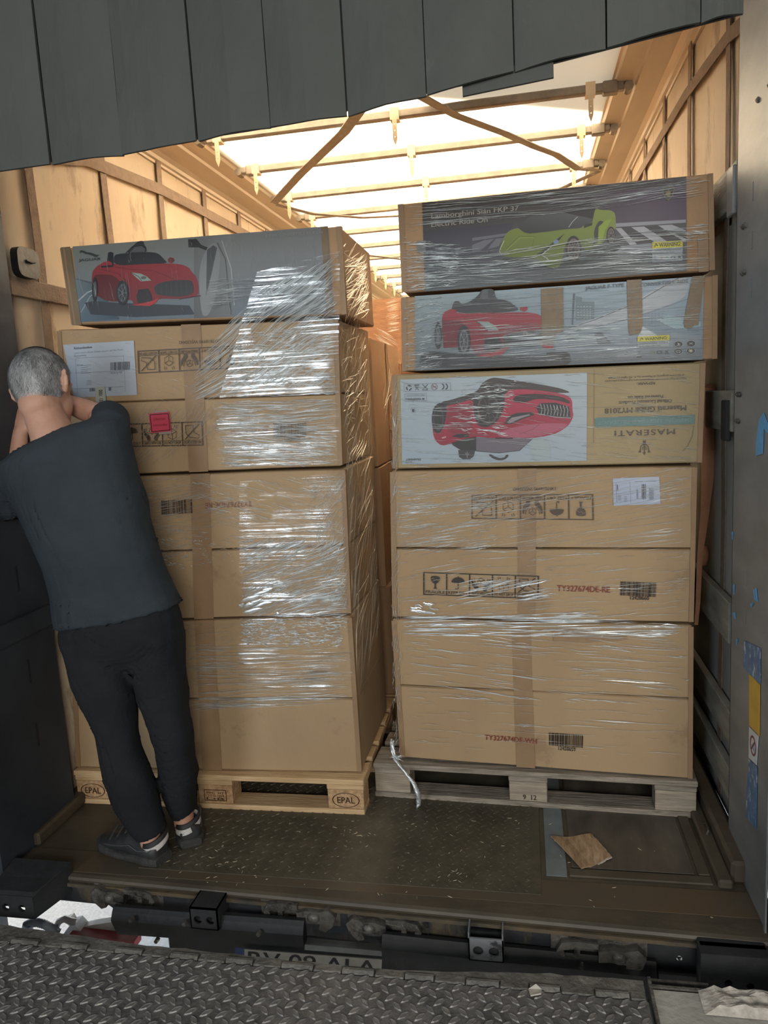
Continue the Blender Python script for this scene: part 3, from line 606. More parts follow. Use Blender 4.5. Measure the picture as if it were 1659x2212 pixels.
# ================================================================= dock leveller in front
dock = empty('dock_leveller', (-.8, 1.5, 0), 'grey steel diamond tread dock plate with a hinged lip across the foreground', 'dock leveller')
MB().box(-2.2, .275, .55, 1.795, -.03, 0, b=.002).build('tread_plate', TREADD, dock)
m = MB(); j = 0; y = 1.0
while y < 1.785:
    x = -2.0 + (.0215 if j % 2 else 0)
    while x < .262: lug(m, x, y, 0, .040, .0165, .0032, PI/4 if j % 2 else -PI/4); x += .043
    y += .027; j += 1
m.build('tread_lug', LUGM, dock, kind='stuff')
hm = mat('hinge_steel', (.10, .095, .085), (.20, .19, .17), rough=.6, scale=14, bump=.6, metal=.3, third=((.40, .38, .34), 9, .66))
x = -2.15; i = 0; rnd = random.Random(3)
while x < .26:
    wd = .085 + rnd.uniform(-.008, .008)
    if i % 2: m = MB(); m.tube([(x, 1.811, -.006), (min(x+wd, .27), 1.811, -.006)], .013, 10); m.build('hinge_knuckle', hm, dock)
    else: MB().box(x+.003, min(x+wd-.003, .27), 1.796, 1.826, -.02, .003, b=.003).build('hinge_knuckle', hm, dock)
    x += wd; i += 1
m = MB(); rings = []
def lipy(x):
    P_ = [(-2.2, 1.87), (-1.6, 1.868), (-1.2, 1.840), (-.8, 1.832), (-.4, 1.824), (0, 1.862), (.3, 1.866)]
    for (a_, c_), (b_, d2) in zip(P_, P_[1:]):
        if x <= b_: return c_ + (d2-c_)*(x-a_)/(b_-a_) - 1.858
    return .008
for i in range(61):
    x = -2.15 + 2.42*i/60; LY = lipy(x); e = .006*noise.noise(Vector((x*18, 0, 0))); e2 = .003*noise.noise(Vector((x*40, 5, 0)))
    rings.append([Vector((x, 1.822, .002)), Vector((x, 1.854 + e + LY, .003 + e2)), Vector((x, 1.859 + e + LY, -.010)), Vector((x, 1.855+e+LY, -.16)), Vector((x, 1.826, -.16)), Vector((x, 1.822, -.02))])
m.loft(rings); m.build('lip', hm, dock)
p = atz(1155, 2144); m = MB(); m.m = Matrix.Translation((p.x, p.y, .004)) @ Matrix.Rotation(.5, 4, 'Z'); m.prism([(-.02, -.015), (.008, -.02), (.02, -.002), (.012, .014), (-.012, .012)], lambda u, v, w_: (u, v, w_ + .004*math.sin(u*200)), .004)
m.build('plastic_scrap', flat('scrap_white', (.55, .52, .46)), label='small crumpled pale scrap on the dock tread plate', cat='scrap')

# shelter curtain above
cur = empty('dock_shelter_curtain', (-.4, 1.75, 2.2), 'heavy grey green dock shelter curtain of overlapping flaps across the top', 'curtain')
edges = [(-1.50, 2.17), (-1.30, 2.168), (-1.11, 2.172), (-.92, 2.172), (-.73, 2.183), (-.55, 2.192), (-.37, 2.195), (-.19, 2.215), (.0, 2.24), (.19, 2.262), (.375, 2.285), (.458, 2.292)]
edges = [(-2.1, 2.15), (-1.9, 2.15), (-1.7, 2.16)] + edges
for i in range(len(edges)-1):
    (xa, za), (xb, zb) = edges[i], edges[i+1]; m = MB(); nz = 14; yy = 1.75 + .006*(i % 2)
    F = lambda u, z, w_: (xa + (xb-xa)*u, yy + w_ + .010*math.sin(PI*u)*-1 + .004*noise.noise(Vector((u*3, z*4, i))) + (.004*(z < 2.3)*noise.noise(Vector((u*2+i*3, z*6, 2)))), z)
    nu = 6; g = {}
    for s_ in (0, 1):
        for a_ in range(nu+1):
            for b_ in range(nz+1):
                u = a_/nu; z0_ = za + (zb-za)*u + .0015*math.sin(u*PI) * (1 if i % 2 else -1); z = z0_ + (3.38 - z0_)*(b_/nz)
                uu = .0015/(xb-xa) + u*(1 - .003/(xb-xa)); g[s_, a_, b_] = m.V(F(uu, z, .008*s_))
    for a_ in range(nu):
        for b_ in range(nz):
            m.F((g[0,a_,b_], g[0,a_+1,b_], g[0,a_+1,b_+1], g[0,a_,b_+1])); m.F((g[1,a_,b_], g[1,a_,b_+1], g[1,a_+1,b_+1], g[1,a_+1,b_]))
        m.F((g[0,a_,0], g[1,a_,0], g[1,a_+1,0], g[0,a_+1,0]))
    for b_ in range(nz):
        m.F((g[0,0,b_], g[0,0,b_+1], g[1,0,b_+1], g[1,0,b_])); m.F((g[0,nu,b_], g[1,nu,b_], g[1,nu,b_+1], g[0,nu,b_+1]))
    m.build('flap', CURT, cur, smooth=False)
MB().prism([(-2.1, 2.16), (-.55, 2.20), (.0, 2.245), (.458, 2.30), (.458, 3.38), (-2.1, 3.38)], lambda u, v, w_: (u, 1.774 + w_, v), .008).build('backing_sheet', flat('backing', (.035, .037, .038)), cur)
m = MB(); m.prism([(at(1000, 200, 1.775).x, 2.208), (at(1195, 145, 1.775).x, 2.222), (at(1195, 145, 1.775).x, 2.26), (at(1000, 200, 1.775).x, 2.25)], lambda u, v, w_: (u, 1.762 + w_, v), .008); m.build('flap_patch', CURT, cur)

# ================================================================= PALLETS
def pallet(x0, yf, k, new, label, group=None, marks=(), deep=.8):
    """Euro pallet: front left corner (x0, yf), front runs along y = yf + k (x - x0)."""
    ang = math.atan(k); o = empty('pallet', (x0, yf, 0), label, 'pallet', group)
    T = Matrix.Translation((x0, yf, 0)) @ Matrix.Rotation(ang, 4, 'Z')
    wd, bk_ = (WOODN, CHIP) if new else (WOODO, BLKO); rnd = random.Random(int(x0*100)+7)
    j = lambda s_=.003: rnd.uniform(-s_, s_)
    def P(name, mt, *b, bev=.003): m = MB(); m.m = T; m.box(*b, b=bev); return m.build(name, mt, o)
    for y, w_ in ((0, .145), (.1875, .10), (.3275, .145), (.5125, .10), (.655, .145)):
        y *= deep/.8; P('deck_board', wd, 0+j(), 1.2+j(), y+j(), y+w_+j(), .1225, .1435)
    for x in (0, .5275, 1.055): P('stringer_board', wd, x, x+.145, .002, deep-.002, .1005, .1215)
    for x in (0, .5275, 1.055):
        for y, w_ in ((.004, .096), (.35, .10), (.70, .096)): P('block', bk_, x+.002, x+.143, y*deep/.8, y*deep/.8+w_, .0225, .0995, bev=.002)
    for y, w_ in ((0, .10), (.3275, .145), (.70, .10)): P('bottom_board', wd, 0+j(), 1.2+j(), y*deep/.8, y*deep/.8+w_, .0, .0215)
    for (bx, txt, kind) in marks:
        a_ = Art(0, 0); a_.m.m = T
        a_.P = lambda px, py, A=a_: Vector((px, .003 - A.layer*.0003, py))
        if kind == 'oval':
            a_.lay(); 
            for t in range(28):
                t0, t1 = 2*PI*t/28, 2*PI*(t+1)/28
                a_.m.F([a_.m.V(a_.P(bx + r_*1.0*math.cos(tt), .058 + r_*.56*math.sin(tt))) for r_, tt in ((.054, t0), (.054, t1), (.050, t1), (.050, t0))], lin((75, 45, 30)))
            a_.text(txt, (bx-.034, .046), (bx+.034, .046), (0, .026), (75, 45, 30), bold=.001)
        elif kind == 'box':
            for p_, q_ in (((bx-.045, .080), (bx+.045, .080)), ((bx-.045, .036), (bx+.045, .036)), ((bx-.045, .036), (bx-.045, .080)), ((bx+.045, .036), (bx+.045, .080))): a_.line([p_, q_], .003, (80, 50, 34))
            for r_, tx in ((.064, 'IPPC  HT'), (.052, '12-2-D-1008'), (.040, 'DB')): a_.text(tx, (bx-.038, r_), (bx+.036, r_), (0, .009), (80, 50, 34))
        else: a_.text(txt, (bx-.02, .030), (bx+.03, .030), (0, .02), (60, 50, 42), bold=.001)
        mk = a_.m.build('burned_mark', INK, o, fix=False)
    return o
pallet(-1.835, 2.568, .013, True, 'clean light pine pallet marked EPAL under the left carton stack', 'euro pallets', [(.0725, 'EPAL', 'oval'), (.60, '', 'box'), (1.1275, 'EPAL', 'oval')])
pallet(-.622, 2.722, -.045, False, 'weathered grey pallet under the right carton stack', 'euro pallets', [(.60, '9  12', 'n')])
pallet(-1.845, 3.40, 0, True, 'pine pallet behind the clean pine pallet, seen in the gap between the stacks', 'euro pallets')
pallet(-.632, 3.545, 0, False, 'grey pallet behind the weathered pallet, seen in the gap between the stacks', 'euro pallets')

# ================================================================= CARTONS
class Carton:
    def __init__(s, label, pts, a, k, depth, matr=CARD, wob=.002, lid=None, group='cartons', seam_wob=0, seed=0, name='carton', inset=.0015, topdent=0):
        """pts: photo points TL TR BR BL of the front, standing in y = a + k x."""
        s.a, s.k = a, k; s.seed = seed; s.wob = wob
        q4 = [at(px, py, a, k) for px, py in pts]; s.q4 = q4
        bl = q4[3]; s.root = empty(name, (q4[3].x, q4[3].y, q4[3].z), label, 'carton', group)
        s.depth = depth; s.lid = lid
        dv = Vector((-math.sin(math.atan(k))*0, 1, 0)) * depth
        def body(v0, v1, grow, nm):
            m = MB(); N = 12; M_ = 6; id = {}
            def fp(u, v): return q4[0].lerp(q4[1], u).lerp(q4[3].lerp(q4[2], u), v)
            ch = .006
            def pt(u, v, w_):
                vv = v0 + (v1-v0)*v; p = fp(u, vv) + dv*w_
                # rounded long edges
                nx_ = noise.noise(Vector((p.x*3.1+seed, p.y*3, p.z*3.3)))*wob
                c = Vector(((u-.5)*2, (w_-.5)*2, (v-.5)*2))
                out = Vector((0, 0, 0))
                if abs(c.x) > .999: out.x = math.copysign(1, c.x)*(nx_*2 + grow - inset)
                if abs(c.y) > .999: out.y = math.copysign(1, c.y)*(nx_*1.0 + grow)
                if abs(c.z) > .999: out.z = -math.copysign(1, c.z)*(-inset + (nx_*1.5 if abs(c.z) > .999 else 0)) 
                e = sum(1 for q_ in c if abs(q_) > .999)
                if e >= 2: out.x -= math.copysign(ch*.5, c.x)*(abs(c.x) > .999); out.y -= math.copysign(ch*.5, c.y)*(abs(c.y) > .999); out.z += math.copysign(ch*.4, c.z)*(abs(c.z) > .999)
                return p + out
            us = [0, .008] + [i/N for i in range(1, N)] + [.992, 1]; vs = [0, .02] + [i/M_ for i in range(1, M_)] + [.98, 1]; ws = [0, .015, .33, .66, .985, 1]
            def grid(A, B, f_):
                g = [[m.V(f_(a_, b_)) for b_ in B] for a_ in A]
                for i in range(len(A)-1):
                    for j_ in range(len(B)-1): m.F((g[i][j_], g[i+1][j_], g[i+1][j_+1], g[i][j_+1]))
            grid(us, vs, lambda u, v: pt(u, v, 0)); grid(us, vs, lambda u, v: pt(u, v, 1))
            grid(ws, vs, lambda w_, v: pt(0, v, w_)); grid(ws, vs, lambda w_, v: pt(1, v, w_))
            grid(us, ws, lambda u, w_: pt(u, 0, w_)); grid(us, ws, lambda u, w_: pt(u, 1, w_))
            bm = bmesh.new(); o = m.build(nm, matr, s.root, smooth=False); bm.from_mesh(o.data); bmesh.ops.remove_doubles(bm, verts=bm.verts, dist=.0004); bmesh.ops.recalc_face_normals(bm, faces=bm.faces); bm.to_mesh(o.data); bm.free()
            return o
        if lid is None: body(0, 1, 0, 'body')
        else: body(lid, 1, 0, 'body'); body(0, lid, .0012, 'lid')
    def art(s, extra=0.0): return Art(s.a, s.k, .0045 + s.wob*.6 + (.001 if s.lid else 0) + extra)
    def fp(s, u, v, off=.0035):
        q4 = s.q4; p = q4[0].lerp(q4[1], u).lerp(q4[3].lerp(q4[2], u), v); return p + Vector((0, -off - s.wob*.6, 0))
    def tape(s, u0, u1, v0=0, v1=1, matr=None, off=.0035, label=None, du=0):
        m = MB(); n = 10; r0 = None
        rings = []
        for i in range(n+1):
            v = v0 + (v1-v0)*i/n; a_, b_ = s.fp(u0 + du*(v-v0), v, off), s.fp(u1 + du*(v-v0), v, off); rings.append([a_, b_, b_ + Vector((0, -.0008, 0)), a_ + Vector((0, -.0008, 0))])
        m.loft(rings); return m.build('tape', matr or TAPE, s.root, label=label)
    def edge_tape(s, side, wid=.03, matr=None):     # tape folded round an upright front edge
        u = 0 if side < 0 else 1; m = MB(); rings = []; n = 10
        for i in range(n+1):
            v = .01 + .98*i/n; e = s.fp(u, v, .004); wb = .003*noise.noise(Vector((v*6, s.seed, 0)))
            rings.append([e + Vector((-side*(wid+wb), 0, 0)), e + Vector((side*.004, 0, 0)), e + Vector((side*.005, wid+.004, 0)), e + Vector((side*.0035, wid+.004, 0)), e + Vector((side*.0025, .0015, 0)), e + Vector((-side*(wid+wb), .0012, 0))])
        m.loft(rings); return m.build('edge_tape', matr or TAPE, s.root)
LA, LK = 2.667, .042
RA, RK = 2.721, -.068

def icons(ar, tl, tr, bl, br, cells, flip=False, col=(45, 38, 32), words=True, dim=1.0):
    """row of handling marks; corners in photo points; flip = printed upside down"""
    def P2(u, v):
        if flip: u, v = 1-u, 1-v
        return ((tl[0]*(1-u)+tr[0]*u)*(1-v) + (bl[0]*(1-u)+br[0]*u)*v, (tl[1]*(1-u)+tr[1]*u)*(1-v) + (bl[1]*(1-u)+br[1]*u)*v)
    lw = 2.2
    ar.line([P2(0, 0), P2(1, 0)], lw, col); ar.line([P2(0, 1), P2(1, 1)], lw, col)
    n = len(cells)
    for i in range(n+1): ar.line([P2(i/n, -.02), P2(i/n, 1.02)], lw*1.2, col)
    W = {'glass': 'FRAGILE', 'umbrella': 'KEEP DRY', 'hands': 'HANDLE WITH CARE', 'drop': 'DO NOT DROP', 'step': 'DO NOT STEP ON'}
    for i, c in enumerate(cells):
        L = lambda u, v: P2((i + u)/n, v)
        if words: ar.text(W[c], L(.08, .93), L(.92, .93), tuple(b - a_ for a_, b in zip(L(.08, .93), L(.08, .80))), col, bold=.3)
        if c == 'glass':
            ar.poly([L(.30, .14), L(.70, .14), L(.69, .36), L(.60, .46), L(.53, .48), L(.53, .68), L(.62, .72), L(.38, .72), L(.47, .68), L(.47, .48), L(.38, .45), L(.31, .34)], col)
            ar.line([L(.32, .28), L(.42, .24), L(.48, .34), L(.56, .28), L(.68, .38)], 1.2, (150, 122, 95))
        if c == 'umbrella':
            pts = [L(.5 + .3*math.cos(t), .42 - .26*math.sin(t)) for t in [PI*k/10 for k in range(11)]]
            ar.poly(pts + [L(.28, .38), L(.36, .42), L(.43, .38), L(.5, .42), L(.58, .38), L(.66, .42)][0:0], col)
            ar.line([L(.5, .12), L(.5, .66), L(.47, .73), L(.41, .72), L(.40, .66)], 1.6, col)
        if c == 'hands':
            for sgn in (-1, 1):
                X = lambda q_: .5 + sgn*q_
                ar.poly([L(X(.42), .22), L(X(.36), .22), L(X(.32), .42), L(X(.17), .50), L(X(.08), .62), L(X(.10), .76), L(X(.26), .76), L(X(.26), .66), L(X(.40), .50)], col)
                ar.line([L(X(.30), .20), L(X(.26), .38), L(X(.16), .46)], 1.3, col)
            cub(ar, L, .5, .32, .16, col)
        if c == 'drop': cub(ar, L, .5, .50, .24, col); ar.line([L(.25, .10), L(.28, .24)], 1.2, col); ar.line([L(.33, .08), L(.36, .20)], 1.2, col); ar.line([L(.75, .10), L(.72, .24)], 1.2, col); ar.line([L(.66, .08), L(.64, .20)], 1.2, col)
        if c == 'step':
            ar.line([L(.18, .14), L(.20, .50), L(.40, .66), L(.82, .70), L(.84, .56), L(.60, .46), L(.55, .14), L(.18, .14)], 1.6, col); ar.line([L(.86, .08), L(.14, .74)], 2.0, col)
        if c in ('drop', 'step', 'hands') and words: ar.line([L(.02, .775), L(.98, .775)], .8, col)
def cub(ar, L, cx, cy, r_, col):
    h = [(cx + r_*math.sin(PI*k/3), cy - r_*math.cos(PI*k/3)) for k in range(7)]
    ar.line([L(*p_) for p_ in h], 1.1, col)
    for k in (1, 3, 5): ar.line([L(cx, cy), L(*h[k])], 1.1, col)
INKB = (80, 64, 50)
ICN = ['glass', 'umbrella', 'hands', 'drop', 'step']

# ---- left stack
L1 = Carton('low grey blue carton with a red car print, topmost on the left stack', [(133, 535), (735, 487), (747, 681), (158, 703)], LA, LK, .52, CARDB, wob=.0012, seed=1, group='cartons of the left stack')
L2 = Carton('brown carton with white delivery sheet and pink sticker, second from top of left stack', [(126, 712), (728, 688), (738, 1007), (150, 1030)], LA, LK, .54, CARD, lid=.50, seed=2, group='cartons of the left stack')
L3 = Carton('plain brown carton behind the man\'s hips, third from top of left stack', [(150, 1033), (744, 1012), (757, 1327), (155, 1345)], LA, LK, .56, CARD, lid=.52, seed=3, group='cartons of the left stack')
L4 = Carton('brown carton resting on the clean pine pallet, lowest of left stack', [(155, 1347), (758, 1330), (780, 1669), (168, 1658)], LA, LK, .58, CARD, lid=.52, seed=4, group='cartons of the left stack')
for c in (L1, L2, L3, L4): c.edge_tape(1, .014, TAPE); c.edge_tape(-1, .014, TAPE)
for c in (L2, L3, L4): c.tape(.455, .525, off=.002)

ar = L1.art(-.002)
ar.quadgrad([(158, 533), (709, 489), (722, 677), (174, 696)], [(140, 145, 140), (128, 130, 132), (120, 126, 134), (92, 112, 128)])
ar.quadgrad([(163, 600), (210, 612), (260, 690), (172, 695)], [(120, 135, 140), (70, 85, 95), (60, 80, 98), (90, 112, 130)])
ar.line([(166, 603), (200, 612), (222, 622)], 1.5, (70, 80, 88)); ar.line([(170, 650), (190, 632), (214, 622)], 3, (165, 175, 180)); ar.line([(176, 675), (196, 640), (220, 626)], 2, (150, 162, 170))
C_ = lambda L_: [(140 + x/5.184, 500 + y/5.184) for x, y in L_]
ar.poly(C_([(230, 800), (330, 780), (600, 800), (1400, 830), (1460, 930), (800, 960), (300, 930)]), (52, 58, 66))
ar.quadgrad([(420, 514), (500, 508), (500, 684), (420, 688)], [(118, 122, 122), (138, 142, 143), (116, 120, 122), (88, 92, 95)])
ar.poly(C_([(1385, 90), (1480, 85), (1530, 150), (1650, 200), (1650, 240), (1500, 180), (1390, 180)]), (48, 46, 48))
ar.poly([(430, 600), (436, 560), (452, 530), (470, 522), (478, 560), (468, 640), (452, 682), (436, 684)], (138, 142, 145))
ar.poly([(448, 540), (462, 530), (470, 536), (456, 600), (446, 640)], (80, 84, 86)); ar.line([(470, 525), (488, 560), (496, 640), (500, 680)], 3, (90, 94, 98)); ar.line([(480, 520), (500, 580), (507, 660)], 2, (170, 175, 178))
RED = (128, 36, 42); RED2 = (98, 28, 34)
ar.poly(C_([(305, 560), (315, 450), (360, 395), (400, 370), (450, 340), (530, 340), (560, 370), (800, 370), (1140, 358), (1300, 368), (1390, 400), (1430, 460), (1490, 520), (1510, 690), (1460, 740), (1290, 760), (1050, 750), (960, 830), (780, 835), (760, 760), (590, 790), (480, 780), (400, 740), (330, 700)]), RED, grad=((118, 36, 42), (150, 48, 54)))
ar.poly(C_([(320, 600), (330, 500), (380, 480), (560, 490), (680, 620), (700, 760), (590, 790), (480, 780), (400, 740), (335, 700)]), RED2)
ar.poly(C_([(555, 268), (620, 252), (700, 245), (820, 235), (960, 232), (1050, 245), (1120, 315), (1162, 360), (900, 366), (560, 388)]), (44, 46, 52))
ar.poly(C_([(690, 242), (760, 170), (830, 110), (885, 106), (895, 150), (920, 180), (925, 236), (800, 245)]), (54, 54, 58)); ar.poly(C_([(740, 235), (790, 175), (870, 165), (905, 190), (900, 232)]), (95, 98, 102)); ar.line(C_([(690, 245), (760, 175), (870, 160), (915, 200)]), 2, (35, 36, 40))
ar.poly(C_([(480, 330), (492, 240), (520, 230), (550, 240), (558, 385), (500, 350)]), (36, 38, 44))
ar.poly(C_([(1160, 312), (1185, 290), (1225, 300), (1238, 330), (1200, 362), (1165, 345)]), (130, 38, 44)); ar.ell(140+1205/5.184, 500+325/5.184, 3.5, 4, (90, 60, 62))
ar.poly(C_([(398, 385), (440, 345), (500, 332), (530, 350), (548, 392), (480, 405), (410, 400)]), (158, 52, 60)); ar.poly(C_([(405, 390), (548, 375), (550, 400), (420, 408)]), (48, 36, 42))
ar.poly(C_([(745, 460), (860, 475), (930, 510), (975, 552), (860, 562), (820, 530)]), (150, 165, 158)); ar.line(C_([(745, 460), (830, 505), (870, 558)]), 1.2, (60, 50, 52)); ar.ell(140+890/5.184, 500+520/5.184, 6, 3.4, (95, 105, 102))
ar.poly(C_([(1008, 620), (1060, 580), (1200, 550), (1420, 543), (1445, 600), (1450, 700), (1300, 735), (1050, 715), (1015, 680)]), (52, 54, 56))
for k in range(7): ar.line(C_([(1030 + 55*k, 580 - 4*k), (1035 + 57*k, 715 + 2*k)]), .6, (78, 80, 80))
ar.poly(C_([(830, 655), (940, 640), (975, 700), (985, 770), (950, 803), (825, 803), (810, 730)]), (46, 40, 44))
ar.poly(C_([(760, 828), (900, 800), (1000, 775), (1060, 740), (1030, 800), (960, 838)]), (178, 50, 56))
ar.ell(140+655/5.184, 500+690/5.184, 14, 27, (34, 36, 42)); ar.ell(140+655/5.184, 500+690/5.184, 10, 20, (78, 80, 86)); ar.ell(140+655/5.184, 500+690/5.184, 7, 15, (44, 46, 52))
for k in range(7): a_ = 2*PI*k/7; ar.line([(140+655/5.184, 500+690/5.184), (140+655/5.184 + 9*math.cos(a_), 500+690/5.184 + 19*math.sin(a_))], 1.3, (120, 124, 130))
ar.ell(140+345/5.184, 500+650/5.184, 6, 26, (30, 32, 38)); ar.ell(140+348/5.184, 500+650/5.184, 3.5, 17, (88, 92, 98))
ar.line(C_([(570, 400), (760, 430), (1000, 440), (1280, 560)]), .8, (110, 34, 40)); ar.line(C_([(400, 420), (600, 470), (700, 560)]), .8, (100, 30, 38))
ar.line(C_([(1290, 760), (1420, 735), (1530, 720)]), 2, (90, 34, 38))
ar.text('JAGUAR', (172, 565.5), (219, 562), (0, -5.5), (62, 66, 66), bold=.5)
ar.poly([(175, 541), (183, 542), (190, 546), (197, 546), (207, 550), (214, 552), (217, 549), (213, 555), (204, 554), (196, 551), (186, 549), (179, 545), (174, 548)], (66, 70, 70)); ar.line([(200, 550), (206, 555), (212, 556)], 1, (66, 70, 70))
ar.text('F-TYPE CONVERTIBLE RIDE ON', (575, 513.5), (697, 505), (.3, -6.5), (150, 154, 154), bold=.3)
ar.build('printed_picture', L1.root, label='grey blue print with a red sports car')
L1.tape(.935, .957, matr=TAPED, off=.004); L1.tape(.0, .035, matr=TAPED)

ar = L2.art()
ar.quadgrad([(139, 745), (291, 736), (298, 853), (162, 859)], [(178, 190, 205), (188, 198, 210), (182, 192, 204), (165, 178, 195)], 3)
DK = (70, 75, 85)
ar.text('Rücksendeetikett', (162, 755), (201, 752), (0, -5), DK, bold=.5); ar.text('Lieferschein dieses Etikett aussen auf das Paket', (162, 765), (268, 757), (0, -4), (105, 110, 120)); ar.text('Rücksendung', (163, 771), (188, 769), (0, -4), DK)
for y in (780, 812, 846): ar.line([(165, y-6), (270, y-11)], .8, (120, 126, 135))
ar.line([(165, 775), (170, 850)], .7, (140, 145, 150)); ar.line([(269, 768), (273, 846)], .7, (140, 145, 150))
ar.bars((241, 783), (283, 781), (241, 800), (283, 799), DK, 5); ar.text('Sendung 428', (241, 807), (266, 806), (0, -3.5), DK)
for k in range(5): ar.line([(177, 790 + 4.2*k), (199 - (k % 2)*6, 788.5 + 4.2*k)], 1, (130, 136, 145))
ar.text('Versand', (168, 790.5), (181, 789.5), (0, -3), DK)
for k in range(4): ar.line([(190, 822 + 3*k), (200, 821.5 + 3*k)], .8, (130, 136, 145))
ar.bars((196, 839), (209, 838.5), (196, 846), (209, 845), DK, 8, n=20); ar.bars((237, 837), (244, 837), (237, 844), (244, 844), DK, 9, n=12)
ar.build('delivery_sheet', L2.root, label='white delivery sheet with a barcode')
ar = L2.art(.012); ar.poly([(211, 836), (232, 835), (236, 874), (213, 876)], (170, 176, 170)); ar.text('0001', (227, 842), (226.5, 855), (-8, 0), (40, 42, 44), bold=.6); ar.text('13XF', (228, 861), (228, 873), (-8, 0), (40, 42, 44), bold=.5); ar.build('small_label', L2.root, label='small white number label')
ar = L2.art(.014); ar.poly([(339, 888), (366, 885), (369, 893), (341, 896)], (165, 155, 145)); ar.poly([(348, 932), (375, 930), (376, 936), (349, 938)], (165, 155, 145)); ar.poly([(327, 893), (371, 889), (376, 931), (332, 935)], (208, 74, 98))
for a_, b_ in (((330, 896), (369, 893)), ((369, 893), (373, 928)), ((373, 928), (334, 932)), ((334, 932), (330, 896))): ar.line([a_, b_], 1.6, (60, 28, 34))
ar.text('Überlast', (338, 908), (363, 906), (0, -6), (120, 40, 55)); ar.text('vermeiden', (336, 921), (367, 919), (0, -6), (120, 40, 55)); ar.build('pink_sticker', L2.root, label='bright pink warning sticker')
ar = L2.art(); icons(ar, (300, 759), (520, 747), (302, 806), (522, 794), ICN, flip=True, col=INKB)
ar.build('handling_marks', L2.root); ar = L2.art(); icons(ar, (222, 918), (438, 911), (224, 965), (440, 961), ICN, col=INKB)
ar.build('handling_marks', L2.root); ar = L2.art(); ar.bars((592, 914), (662, 912), (592, 945), (662, 943), (45, 38, 34), 11); ar.text('12428656', (616, 953), (648, 952), (0, -8), (45, 38, 34), bold=.3)
ar.build('barcode', L2.root); ar = L2.art(); ar.text('1307818990 WJ220442', (478, 733), (388, 737), (0, 7), INKB)
ar.text('TY327674DE-BE', (500, 940), (580, 937), (0, -10), (125, 55, 48)); ar.build('lettering', L2.root)
ar = L3.art(); ar.bars((350, 1081), (417, 1078), (351, 1111), (418, 1108), (45, 38, 34), 12); ar.build('barcode', L3.root); ar = L3.art(); ar.text('TY327674DE-RE', (545, 1082), (445, 1086), (0, 12), (128, 78, 62), bold=.4); ar.build('lettering', L3.root)
ar = L4.art(); ar.text('TY327674DE-BK', (600, 1640), (600, 1640.01), (0, 0), INKB) if False else None
L4.tape(.0, 1.0, .485, .535, TAPE, off=.0055) if False else None

# ---- right stack
R1 = Carton('low carton with a lime green car print, topmost on the right stack', [(862, 440), (1537, 373), (1541, 586), (871, 634)], RA, RK, .52, CARDB, wob=.0012, seed=11, group='cartons of the right stack')
R2 = Carton('low carton with a red convertible print and three tape strips, second on right stack', [(869, 641), (1547, 593), (1546, 777), (871, 803)], RA, RK, .52, CARDB, wob=.0012, seed=12, group='cartons of the right stack')
R3 = Carton('olive brown carton with an upside-down red car picture, third on right stack', [(848, 809), (1521, 781), (1513, 1001), (851, 1014)], RA, RK, .54, CARDG, wob=.0012, seed=13, group='cartons of the right stack')
R4 = Carton('brown carton with handling marks and white shipping label, fourth on right stack', [(845, 1017), (1503, 1006), (1495, 1346), (850, 1334)], RA, RK, .56, CARD, lid=.52, seed=14, group='cartons of the right stack')
R5 = Carton('brown carton stamped TY327674DE-WH, lowest on the weathered pallet', [(848, 1337), (1495, 1350), (1493, 1684), (867, 1637)], RA, RK, .58, CARD, lid=.47, seed=15, group='cartons of the right stack')
for c in (R1, R2, R3, R4, R5): c.edge_tape(1, .012, TAPE); c.edge_tape(-1, .016, TAPE)
R4.tape(.44, .50, off=.002); R5.tape(.42, .485, off=.002)
def warn(ar, x0, y0, x1, y1, h, slope, col=(196, 186, 40), bodyh=22):
    ar.poly([(x0, y0), (x1, y1), (x1, y1+h), (x0, y0+h)], col); ar.poly([(x0, y0+h), (x1, y1+h), (x1-1, y1+h+bodyh), (x0, y0+h+bodyh)], (150, 158, 165))
    W = x1-x0; ar.poly([(x0+W*.06, y0+h*.82), (x0+W*.19, y1+h*.82), (x0+W*.125, y0+h*.12)], (40, 40, 30)); ar.poly([(x0+W*.09, y0+h*.74), (x0+W*.16, y0+h*.74), (x0+W*.125, y0+h*.32)], col)
    ar.text('WARNING:', (x0+W*.23, y0+h*.82-slope*.23), (x0+W*.93, y1+h*.82), (0, -h*.62), (35, 35, 30), bold=.4)
    ar.text('CHOKING HAZARD- Small parts', (x0+W*.05, y0+h+6), (x1-W*.06, y1+h+6.5), (0, -4), (60, 64, 70)); ar.text('Not for children under 3 years', (x0+W*.05, y0+h+12), (x0+W*.72, y1+h+12.5), (0, -3.5), (60, 64, 70))
ar = R1.art(-.002)
ar.quadgrad([(912, 438), (1482, 382), (1483, 586), (918, 630)], [(72, 62, 56), (68, 60, 64), (78, 82, 88), (92, 100, 104)], 8)
ar.quadgrad([(1180, 430), (1482, 398), (1482, 480), (1180, 500)], [(70, 62, 66), (82, 62, 88), (84, 70, 90), (74, 70, 76)], 4)
ar.quadgrad([(916, 500), (1110, 482), (1080, 560), (917, 590)], [(70, 68, 78), (66, 62, 76), (82, 82, 92), (78, 84, 94)], 3)
G2 = lambda L_: [(1020 + x/3.318, 400 + y/3.318) for x, y in L_]
ar.poly(G2([(1020, 275), (1530, 248), (1530, 270), (1025, 302)]), (150, 150, 160))
for pts in ([(1025, 310), (1090, 308), (1280, 415), (1130, 430)], [(1140, 303), (1230, 298), (1400, 405), (1290, 412)][0:4], [(1330, 290), (1430, 285), (1530, 325), (1530, 332), (1400, 333)], [(1320, 345), (1420, 340), (1530, 385), (1530, 410), (1420, 408)]): ar.poly(G2(pts), (168, 168, 176))
